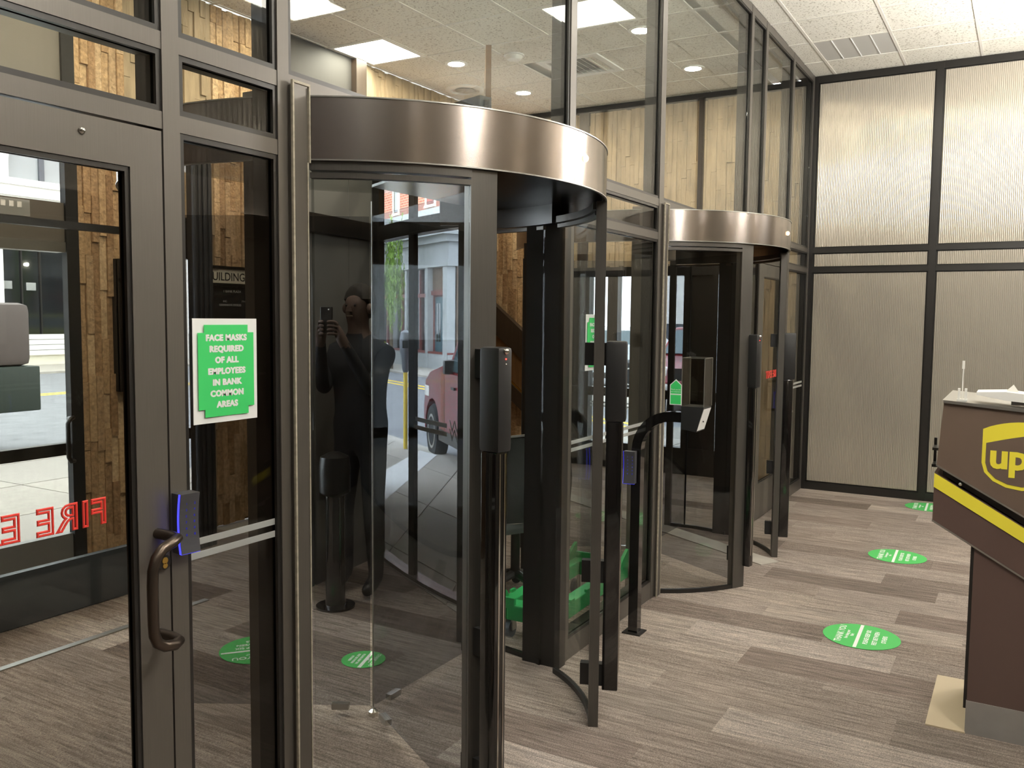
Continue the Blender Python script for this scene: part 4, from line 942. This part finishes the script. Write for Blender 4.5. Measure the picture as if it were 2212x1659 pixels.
for i in range(-3, 6):
    for j in range(-7, 8):
        a = og+du*(1.38*i)+dv*(0.98*j); g_ = 0.008
        q = [a+du*g_+dv*g_, a+du*(1.38-g_)+dv*g_, a+du*(1.38-g_)+dv*(0.98-g_), a+du*g_+dv*(0.98-g_)]
        poly = wedge([(v.x, v.y) for v in q])
        if len(poly) > 2: poly = clip(poly, tuple(V*5.25), (-V.x, -V.y))
        if len(poly) > 2: poly = clip(poly, tuple(V*3.03), (V.x, V.y))
        if len(poly) > 2: slabpiece(poly, 'slab')
ns = MB()
for q in ([(7.26, 3.97), (8.36, 4.42), (8.18, 4.03), (6.06, 3.0)],): pass
poly = wedge([(5.2, 2.95), (8.66, 4.52), (8.48, 4.12), (6.04, 2.99), (5.0, 2.50)])
m_ = MB(); m_.prism(wedge([(5.2, 3.10), (7.23, 3.96), (8.62, 4.50), (8.45, 4.12), (6.04, 3.0), (5.0, 2.52)]), 'z', 0.006, 0.0095); m_.build('new_concrete_strip', 'slabnew', pv)
m_ = MB(); m_.box(2.6, 13.5, -5.42, -5.25, -0.13, 0.006); m_.xf(RZ); m_.build('kerb', 'kerb', pv)
m_ = MB(); m_.box(2, 40, -12.5, -10.9, -0.13, -0.01); m_.xf(RZ); m_.build('far_pavement', 'kerb', pv)
for i in range(5):
    for j in range(3):
        x, y = -1.2+1.5*i, 3.9+1.25*j; m_ = MB(); m_.box(x+0.008, x+1.492, y+0.008, y+1.242, -0.15, 0.0+random.uniform(-0.001, 0.001)); m_.build('paving_slab', 'slab', pv)
MB().box(-1.5, 6.3, 7.66, 7.82, -0.15, 0.002).build('kerb', 'kerb', pv); MB().box(6, 26, 21.7, 25, -0.13, 0.0).build('far_pavement', 'kerb', pv)
for i in range(3):
    for j in range(4): x, y = 9.12+1.2*i, -1.6+1.22*j; m_ = MB(); m_.box(x+0.008, x+1.192, y+0.008, y+1.21, -0.15, 0.0); m_.build('paving_slab', 'slab', pv)

def loc60(uu, vv): p = U*uu+V*vv; return (p.x, p.y)
# corner building across the mirrored street
cb = thing('corner_building', 'brick corner building over a grey stone shopfront across the street', 'building', (*loc60(22.6, 12.5), -0.05), rad(60))
# local: x along facade away from the corner, y = 0 facade line (towards the street +y)
MB().box(0, 16, -4, -0.05, 4.95, 12).build('brick_wall', 'brick', cb)
MB().box(0, 16, -4, -0.25, 0, 4.95).build('inner_wall', 'browntile', cb)
for nm, z0, z1, y1 in (('cornice', 4.70, 5.0, 0.30), ('cornice', 4.45, 4.70, 0.18), ('cornice', 4.15, 4.32, 0.42), ('cornice', 4.32, 4.45, 0.26), ('frieze', 3.95, 4.15, 0.22), ('frieze', 3.42, 3.95, 0.06), ('frieze', 3.22, 3.42, 0.12)):
    MB().box(-y1, 16, -4, y1, z0, z1).build(nm, 'greystone', cb)
for x in (0.02, 1.45, 3.15, 4.5, 5.9, 7.4, 9, 11): MB().box(x, x+(0.30 if x < 0.1 else 0.17), -0.2, 0.08, 0, 3.22).build('pilaster', 'greystone', cb)
MB().box(-0.06, 16, -0.25, 0.05, 0, 0.52).build('plinth', 'greystone', cb); MB().box(0, 16, -0.22, 0.07, 0.52, 0.58).build('sill_band', 'redband', cb)
for x0, x1 in ((1.62, 3.15), (3.32, 4.5), (4.67, 5.9), (6.07, 7.4), (7.57, 9)):
    w_ = MB().box(x0, x1, -0.2, -0.14, 0.58, 3.22).build('shop_window', 'darkglass', cb); MB().box(x0, x1, -0.15, -0.06, 2.30, 2.42).build('transom_band', 'redband', w_); MB().box((x0+x1)/2-0.03, (x0+x1)/2+0.03, -0.15, -0.06, 0.58, 3.2).build('mullion', 'redband', w_)
MB().box(0.32, 1.45, -0.2, -0.1, 2.5, 3.22).build('infill_panel', 'browntile', cb); MB().box(0.32, 1.45, -0.2, -0.04, 2.36, 2.5).build('transom_band', 'redband', cb)
MB().box(0.32, 1.45, -0.2, -0.12, 0.0, 2.36).build('side_panel', 'redband', cb)
dd = MB().box(0.62, 1.20, -0.15, -0.07, 0.05, 2.30).build('door', 'teal', cb); MB().box(0.78, 0.90, -0.075, -0.065, 0.9, 2.1).build('door_glass', 'darkglass', dd); MB().box(0.95, 1.08, -0.075, -0.065, 0.9, 2.1).build('door_glass', 'darkglass', dd); MB().box(0.70, 1.12, -0.075, -0.066, 0.2, 0.7).build('door_panel', 'teal', dd)
for x0, x1 in ((1.15, 1.80), (2.55, 2.95), (4.1, 4.55), (5.8, 6.4), (7.6, 8.2)):
    w_ = MB().box(x0, x1, -0.1, -0.03, 5.25, 7.6).build('upper_window', 'redband' if x0 < 2 else 'darkglass', cb)
    for xx in (x0-0.05, x1-0.02): MB().box(xx, xx+0.07, -0.08, 0.0, 5.2, 7.6).build('window_frame', 'cream', w_)
    MB().box(x0-0.05, x1+0.05, -0.08, 0.04, 5.12, 5.2).build('window_sill', 'cream', w_)
for k in range(2): MB().box(-0.05, 0.0, -1.6-1.6*k-0.9, -0.7-1.6*k, 0.6, 3.0).build('side_window', 'darkglass', cb)
# pale building across the main street
pb = thing('pale_building', 'white stone building with an arched window over a dark shopfront', 'building', (12.0, 25.0, -0.02))
MB().box(0, 10, 0.3, 6, 0, 12).build('inner_wall', 'whitestone', pb)
MB().box(0, 3.25, -0.1, 0.3, 0, 12).build('pier', 'whitestone', pb); MB().box(5.98, 10, -0.1, 0.3, 0, 12).build('pier', 'whitestone', pb)
ar = MB(); pts = [(3.25, 12), (3.25, 5.72), (3.5, 5.72), (3.5, 6.2)]+[(4.72-1.22*cos(PI*k/16), 6.2+1.22*sin(PI*k/16)) for k in range(17)]+[(5.94, 6.2), (5.94, 5.72), (5.98, 5.72), (5.98, 12)]
ar.prism(pts, 'y', -0.1, 0.3); ar.build('arch_surround', 'whitestone', pb)
aw = MB().box(3.45, 5.98, 0.12, 0.2, 5.6, 7.5).build('arched_window', 'blind', pb); MB().box(4.55, 4.72, 0.05, 0.13, 5.6, 7.5).build('window_bar', 'metergrey', aw)
for z0, z1, y in ((5.52, 5.72, -0.25), (5.36, 5.52, -0.18), (5.2, 5.36, -0.22), (4.8, 5.2, -0.12)): MB().box(0, 10, y, 0.3, z0, z1).build('cornice', 'whitestone', pb)
MB().box(3.25, 5.98, 0.0, 0.3, 3.6, 4.8).build('sign_band', 'panelgrey2', pb)
sw = MB().box(3.25, 5.98, 0.15, 0.25, 0.98, 3.6).build('shop_window', 'darkglass', pb)
for x in (3.9, 4.5): MB().box(x, x+0.05, 0.1, 0.15, 0.98, 3.6).build('window_bar', 'black', sw)
for x, z in ((4.05, 2.35), (3.3, 2.38)): MB().box(x, x+0.3, 0.08, 0.1, z, z+0.24).build('poster', 'etched', sw)
b = MB(); b.sphere((4.1, 0.1, 3.15), 0.05); b.build('lamp', 'down', sw)
for k in range(4): MB().box(3.25, 5.98, -0.08-0.03*(3-k), 0.3, 0.33+0.165*k, 0.33+0.165*k+0.15).build('base_course', 'whitestone', pb)
MB().box(3.25, 5.98, -0.05, 0.3, 0, 0.33).build('base_course', 'cream', pb)
# white hall beyond the end wall
hb_ = thing('white_hall', 'bright white building with grey-blue lower wall beyond the end glazing', 'building', (32.0, -8.0, -0.06))
MB().box(0, 6, -6, 19.5, 1.5, 9).build('upper_wall', 'whitestone', hb_); MB().box(0.05, 6, -6, 19.5, 0, 1.5).build('lower_wall', 'metergrey', hb_)
for k in range(7): w_ = MB().box(-0.06, 0.05, -4.6+2.6*k, -3.3+2.6*k, 2.4, 5.4).build('window', 'darkglass', hb_); MB().box(-0.1, -0.05, -4.0+2.6*k, -3.9+2.6*k, 2.4, 5.4).build('window_bar', 'white', w_)

def wheel(parent, x, y, q, wd, side):
    m_ = MB(); m_.lathe([(q*0.55, -wd/2), (q*0.92, -wd/2), (q, -wd*0.3), (q, wd*0.3), (q*0.92, wd/2), (q*0.55, wd/2)], n=26)
    m_.xf(Matrix.Translation((x, y, q)) @ Matrix.Rotation(PI/2, 4, 'X')); o = m_.build('wheel', 'tyre', parent, smooth=True)
    m_ = MB(); m_.lathe([(0.02, wd*0.5), (q*0.14, wd*0.46), (q*0.16, wd*0.40), (q*0.18, wd*0.36)], n=16)
    for k in range(6):
        b_ = len(m_.v); m_.box(q*0.14, q*0.60, -q*0.075, q*0.075, wd*0.32, wd*0.44); m_.xf(Matrix.Rotation(2*PI*k/6, 4, 'Z'), b_)
    b_ = len(m_.v); m_.arc(q*0.54, q*0.63, 0, 360, wd*0.2, wd*0.52, 24)
    m_.xf(Matrix.Translation((x, y, q)) @ Matrix.Rotation(-PI/2*side, 4, 'X')); m_.build('rim', 'alu', o, smooth=True)
def vehicle(name, label, cat, loc, rz, paint, pickup, Ln=4.6, Wd=1.72, hood=1.08, roof=1.64, sc=1.0):
    t = thing(name, label, cat, loc, rz); t.scale = (sc, sc, sc)
    q = 0.33; xf_, xr_ = Ln*0.5-0.48, -Ln*0.5+0.85; h = Wd/2
    def archp(x): return [(x+0.42*cos(PI*k/8), 0.33+0.40*sin(PI*k/8)) for k in range(9)]
    a = Ln/2
    low = [(-a, 0.42), (-a, 0.98)]
    up = [(-a, 1.0), (-a+0.05, 1.06)]
    cabr = -0.45 if pickup else -a+0.7
    top = up+[(xf_-0.35 if False else 0.95, 1.07), (1.25, hood), (a-0.35, hood-0.10), (a-0.08, hood-0.22), (a-0.02, 0.70), (a+0.02, 0.62), (a+0.02, 0.42), (a-0.05, 0.33)]
    bot = [(xf_+0.42, 0.33)]+[p for p in archp(xf_)][1:]+[(xr_+0.42, 0.30)]+[p for p in archp(xr_)][1:]+[(-a, 0.36)]
    m_ = MB(); m_.prism(top+bot, 'y', -h, h)
    bo = m_.build('body', paint, t)
    bv = bo.modifiers.new('bevel', 'BEVEL'); bv.width = 0.05; bv.segments = 3; bv.limit_method = 'ANGLE'; bv.angle_limit = rad(25)
    x1, x2, x3, x4 = 1.22, 0.72, cabr+0.05, cabr-(0.15 if pickup else 0.45)
    b0, b1 = h-0.05, h-0.24
    def trap(name, mat, zb, zt, e, dd=0.0):
        def P_(x, z, s_):
            k = (z-1.05)/(roof-1.05); return (x, s_*(b0+(b1-b0)*k+dd), z)
        def X(xb, xt, z): k = (z-1.05)/(roof-1.05); return xb+(xt-xb)*k
        vs = [P_(X(x1-e, x2-e, zb), zb, 1), P_(X(x4+e, x3+e, zb), zb, 1), P_(X(x4+e, x3+e, zb), zb, -1), P_(X(x1-e, x2-e, zb), zb, -1),
              P_(X(x1-e, x2-e, zt), zt, 1), P_(X(x4+e, x3+e, zt), zt, 1), P_(X(x4+e, x3+e, zt), zt, -1), P_(X(x1-e, x2-e, zt), zt, -1)]
        m_ = MB(); m_.add(vs, [(0, 1, 2, 3), (7, 6, 5, 4), (0, 4, 5, 1), (1, 5, 6, 2), (2, 6, 7, 3), (3, 7, 4, 0)]); return m_.build(name, mat, t)
    cb_ = trap('cabin', paint, 1.04, roof, 0.0); bv = cb_.modifiers.new('bevel', 'BEVEL'); bv.width = 0.06; bv.segments = 3
    for s_ in (-1, 1):
        for xa, xb, xc_, xd in ((x1-0.24, 0.42, 0.42, x2-0.10), (0.34, x4+0.16, x3+0.10, 0.34)):
            k0, k1 = (1.09-1.05)/(roof-1.05), (roof-0.09-1.05)/(roof-1.05); y0_, y1_ = b0+(b1-b0)*k0+0.012, b0+(b1-b0)*k1+0.012
            m_ = MB(); vs = [(xa, s_*y0_, 1.09), (xb, s_*y0_, 1.09), (xc_, s_*y1_, roof-0.09), (xd, s_*y1_, roof-0.09)]
            vs += [(x, y-s_*0.03, z) for x, y, z in vs]; m_.add(vs, [(0, 1, 2, 3), (7, 6, 5, 4), (0, 4, 5, 1), (1, 5, 6, 2), (2, 6, 7, 3), (3, 7, 4, 0)]); m_.build('side_window', 'carglass', t)
        m_ = MB(); m_.box(0.86, 0.98, s_*(h-0.10), s_*(h+0.08), 1.06, 1.22, 0.03); m_.build('wing_mirror', 'black', t, smooth=True)
        m_ = MB(); m_.box(0.55, 0.70, s_*h, s_*(h+0.03), 0.90, 0.93); m_.build('door_handle', 'black', t)
        m_ = MB(); m_.box(0.40, 0.408, s_*(h-0.01), s_*(h+0.002), 0.40, 1.04); m_.box(1.12, 1.128, s_*(h-0.01), s_*(h+0.002), 0.40, 1.0); m_.build('door_seam', 'black', t)
        m_ = MB(); m_.box(a-0.30, a-0.01, s_*(h-0.32), s_*(h+0.004), 0.72, 0.88, 0.03); m_.build('headlamp', 'headlamp', t, smooth=True)
        m_ = MB(); m_.box(xr_+0.45, xf_-0.45, s_*(h-0.06), s_*(h+0.02), 0.27, 0.40); m_.build('sill_trim', 'black', t)
        wheel(t, xf_, s_*(h-0.10), q, 0.22, s_); wheel(t, xr_, s_*(h-0.10), q, 0.22, s_)
    m_ = MB(); k1 = 0.9
    vs = [(x1+0.005, b0-0.06, 1.08), (x1+0.005, -b0+0.06, 1.08), (x2+0.06, -b1+0.04, roof-0.05), (x2+0.06, b1-0.04, roof-0.05)]; vs += [(x-0.04, y, z-0.02) for x, y, z in vs]
    m_.add(vs, [(0, 1, 2, 3), (7, 6, 5, 4), (0, 4, 5, 1), (1, 5, 6, 2), (2, 6, 7, 3), (3, 7, 4, 0)]); m_.build('windscreen', 'carglass', t)
    m_ = MB(); m_.box(a-0.06, a+0.05, -h+0.05, h-0.05, 0.42, 0.60, 0.03); m_.build('bumper', 'alu', t, smooth=True)
    m_ = MB(); m_.box(a-0.05, a+0.005, -h+0.36, h-0.36, 0.64, 0.86); m_.build('grille', 'black', t)
    return t
x, y = loc60(6.35, 5.46+0.86)
tk = vehicle('pickup_truck', 'front of a dark red pickup truck at the kerb behind the near revolving door', 'truck', (8.11, 2.79, -0.06), rad(50), 'carred', True, 4.6, 1.72, 1.14, 1.78)
tk.scale = (0.8, 0.7, 1.0)
x, y = loc60(25.6, 10.0)
vehicle('car', 'yellow-green car parked across the street behind the dark figure', 'car', (x, y, -0.06), rad(240), 'carlime', False, 4.3, 1.72, 1.05, 1.62)
vehicle('car', 'silver car passing beyond the end glazing', 'car', (20.0, 7.6, -0.06), rad(95), 'carsilver', False, 4.4, 1.74, 1.02, 1.5)
vehicle('car', 'red car at the kerb seen through the far revolving door', 'car', (16.5, 3.35, -0.06), rad(192), 'carred', False, 4.4, 1.74, 1.05, 1.55)
for o_ in [g for c in tk.children for g in c.children]+list(tk.children):   # the photograph shows its front end only
    bm_ = bmesh.new(); bm_.from_mesh(o_.data)
    rr_ = bmesh.ops.bisect_plane(bm_, geom=bm_.verts[:]+bm_.edges[:]+bm_.faces[:], plane_co=(0.30, 0, 0), plane_no=(-1, 0, 0), clear_outer=True)
    bmesh.ops.holes_fill(bm_, edges=[e for e in bm_.edges if e.is_boundary], sides=0)
    n_ = len(bm_.verts); bm_.to_mesh(o_.data); bm_.free()
    if n_ == 0: bpy.data.objects.remove(o_)
# parking meter
x, y = loc60(8.43, 5.12)
t = thing('parking_meter', 'parking meter on a thin yellow pole at the kerb', 'parking meter', (x, y, 0.006))
MB().tube([(0, 0, 0), (0, 0, 0.98)], 0.026, 10).build('pole', 'meteryellow', t, smooth=True)
m_ = MB(); m_.lathe([(0.03, 0.95), (0.045, 1.0), (0.05, 1.12), (0.07, 1.2), (0.075, 1.34), (0.06, 1.44), (0.02, 1.47)], n=18); m_.build('head', 'metergrey', t, smooth=True)
m_ = MB(); m_.box(-0.078, -0.068, -0.035, 0.035, 1.25, 1.34); m_.xf(Matrix.Rotation(rad(35), 4, 'Z')); m_.build('display', 'darkglass', t)
# weeping tree
x, y = loc60(24.2, 11.25)
t = thing('weeping_tree', 'young weeping tree with hanging pale green leaves before the corner building', 'tree', (x, y, -0.01))
MB().tube([(0, 0, 0), (0.03, 0.02, 1.6), (-0.02, 0, 3.2), (0.02, 0, 4.6)], [0.06, 0.05, 0.04, 0.02], 8).build('trunk', 'bark', t, smooth=True)
R_ = random.Random(5); m_ = MB()
for k in range(70):
    a = R_.uniform(0, 2*PI); rr = R_.uniform(0.05, 0.42); top_ = R_.uniform(2.6, 4.9); bot_ = max(1.1+R_.uniform(0, 1.4), top_-R_.uniform(1.0, 2.4)); zz = top_; x, y = rr*cos(a), rr*sin(a)
    while zz > bot_:
        for e in range(2):
            b_ = R_.uniform(0, 2*PI); ln = R_.uniform(0.09, 0.17); wd = 0.018
            p = Vector((x+R_.uniform(-0.03, 0.03), y+R_.uniform(-0.03, 0.03), zz)); d = Vector((cos(b_)*0.45, sin(b_)*0.45, -1)).normalized()*ln; sd = Vector((-sin(b_), cos(b_), 0))*wd
            m_.add([p, p+d*0.5+sd, p+d, p+d*0.5-sd], [(0, 1, 2, 3)])
        zz -= 0.07
m_.build('hanging_leaves', 'leaf', t, kind='stuff')
# block on wheels added where the fire door glass shows a reflection
t = thing('reflected_block', 'grey-brown block on a dark green box, added for a reflection in the fire door glass', 'trailer', (5.58, 9.0, -0.06))
MB().box(-1.3, 0.66, -0.45, 0.45, 1.06, 1.82, 0.10).build('cover', 'bag_greybrown', t, smooth=True)
MB().box(-1.35, 0.72, -0.5, 0.5, 0.52, 1.06, 0.02).build('green_box', 'bin_green', t, smooth=True)
for y in (-0.52, 0.52):
    m_ = MB(); m_.lathe([(0.2, -0.08), (0.3, -0.06), (0.3, 0.06), (0.2, 0.08)], n=22); m_.xf(Matrix.Translation((-0.35, y, 0.3)) @ Matrix.Rotation(PI/2, 4, 'X')); m_.build('wheel', 'tyre', t, smooth=True)
MB().tube([(-0.35, -0.5, 0.3), (-0.35, 0.5, 0.3)], 0.03, 8).build('axle', 'black', t); MB().box(-0.5, -0.2, -0.35, 0.35, 0.3, 0.53).build('undercarriage', 'black', t)

# ------------------------------------------------------------------ reflection of the camera holder, built as a dark figure
pr = thing('person', 'glass reflection of the camera holder, built as a person in dark clothes holding a phone', 'person', (4.0, 1.535, 0), rad(98))
pr.scale = (0.88, 0.95, 1.0)
# local: faces +y
J = {'pelvis': (0, 0, 0.95, 0.15), 'waist': (0, 0, 1.10, 0.145), 'chest': (0, 0.01, 1.32, 0.165), 'upper': (0, 0.0, 1.46, 0.12), 'neck': (0, 0.015, 1.54, 0.062), 'headb': (0, 0.03, 1.62, 0.075), 'headm': (0, 0.035, 1.70, 0.092), 'headt': (0, 0.025, 1.775, 0.075)}
E_ = [('pelvis', 'waist'), ('waist', 'chest'), ('chest', 'upper'), ('upper', 'neck'), ('neck', 'headb'), ('headb', 'headm'), ('headm', 'headt')]
for s_, n_ in ((-1, 'r'), (1, 'l')):
    J.update({n_+'hip': (s_*0.10, 0, 0.90, 0.105), n_+'knee': (s_*0.115, 0.03, 0.49, 0.07), n_+'ank': (s_*0.12, 0.0, 0.09, 0.052), n_+'toe': (s_*0.14, 0.17, 0.045, 0.04),
              n_+'sho': (s_*0.185, 0.0, 1.43, 0.072), n_+'elb': (s_*0.19, 0.15, 1.21, 0.05), n_+'wri': (s_*0.085, 0.31, 1.50, 0.033), n_+'palm': (s_*0.06, 0.335, 1.56, 0.034)})
    E_ += [('pelvis', n_+'hip'), (n_+'hip', n_+'knee'), (n_+'knee', n_+'ank'), (n_+'ank', n_+'toe'), ('upper', n_+'sho'), (n_+'sho', n_+'elb'), (n_+'elb', n_+'wri'), (n_+'wri', n_+'palm')]
    for k in range(4):
        J.update({n_+'f%da' % k: (s_*0.062, 0.352-0.004*k, 1.60-0.022*k+0.01, 0.0105), n_+'f%db' % k: (s_*0.04, 0.372, 1.615-0.022*k, 0.0095), n_+'f%dc' % k: (s_*0.012, 0.378, 1.612-0.022*k, 0.008)})
        E_ += [(n_+'palm', n_+'f%da' % k), (n_+'f%da' % k, n_+'f%db' % k), (n_+'f%db' % k, n_+'f%dc' % k)]
    J.update({n_+'t1': (s_*0.055, 0.315, 1.575, 0.0115), n_+'t2': (s_*0.035, 0.322, 1.60, 0.0095)}); E_ += [(n_+'palm', n_+'t1'), (n_+'t1', n_+'t2')]
ks = list(J); me = bpy.data.meshes.new('body'); me.from_pydata([J[k][:3] for k in ks], [(ks.index(a), ks.index(b)) for a, b in E_], [])
bo = bpy.data.objects.new('body', me); C.objects.link(bo)
sk = bo.modifiers.new('skin', 'SKIN'); sk.use_smooth_shade = True
for i, k in enumerate(ks): q = J[k][3]; me.skin_vertices[0].data[i].radius = (q*(1.25 if k in ('pelvis', 'waist', 'chest') else 1.0), q); me.skin_vertices[0].data[i].use_root = (k == 'pelvis')
ss = bo.modifiers.new('sub', 'SUBSURF'); ss.levels = 2; ss.render_levels = 2
bpy.context.view_layer.update()
em = bpy.data.meshes.new_from_object(bo.evaluated_get(bpy.context.evaluated_depsgraph_get())); bpy.data.objects.remove(bo)
for k in ('navy', 'skin', 'black'): em.materials.append(M[k])
for p in em.polygons:
    c = p.center; p.use_smooth = True
    p.material_index = 1 if (c.z > 1.53 and abs(c.x) < 0.13) or (c.y > 0.30 and c.z > 1.47) else (2 if c.z < 0.09 else 0)
bo = bpy.data.objects.new('body', em); C.objects.link(bo); bo.parent = pr
hm = MB(); hm.sphere((0, 0.0, 1.725), 0.107, 18, 1.08); hm.v = [(x, min(y, 0.075-(0.06 if z < 1.74 else 0)), max(z, 1.62)) for x, y, z in hm.v]; hm.build('hair', 'hair', pr, smooth=True)
m_ = MB(); m_.prism([(-0.016, 1.672), (0.016, 1.672), (0.006, 1.70), (-0.006, 1.70)], 'y', 0.115, 0.142); m_.build('nose', 'skin', pr, smooth=True)
for s_ in (-1, 1):
    m_ = MB(); m_.sphere((s_*0.034, 0.110, 1.708), 0.008, 10); m_.build('eye', 'hair', pr, smooth=True)
    m_ = MB(); m_.sphere((s_*0.092, 0.03, 1.69), 0.024, 10, 1.3); m_.build('ear', 'skin', pr, smooth=True)
m_ = MB(); m_.box(-0.022, 0.022, 0.116, 0.126, 1.642, 1.65, 0.003); m_.build('mouth', 'bark', pr)
t = thing('phone', 'dark phone held up in both hands by the reflected person in dark clothes', 'phone', (0, 0, 0), rad(98))
bpy.context.view_layer.update(); t.location = pr.matrix_world @ Vector((0, 0.362, 1.55))
MB().box(-0.038, 0.038, -0.005, 0.005, 0, 0.145, 0.003).build('case', 'black', t); m_ = MB(); m_.sphere((-0.02, 0.006, 0.13), 0.006, 10); m_.build('lens', 'chrome', t)
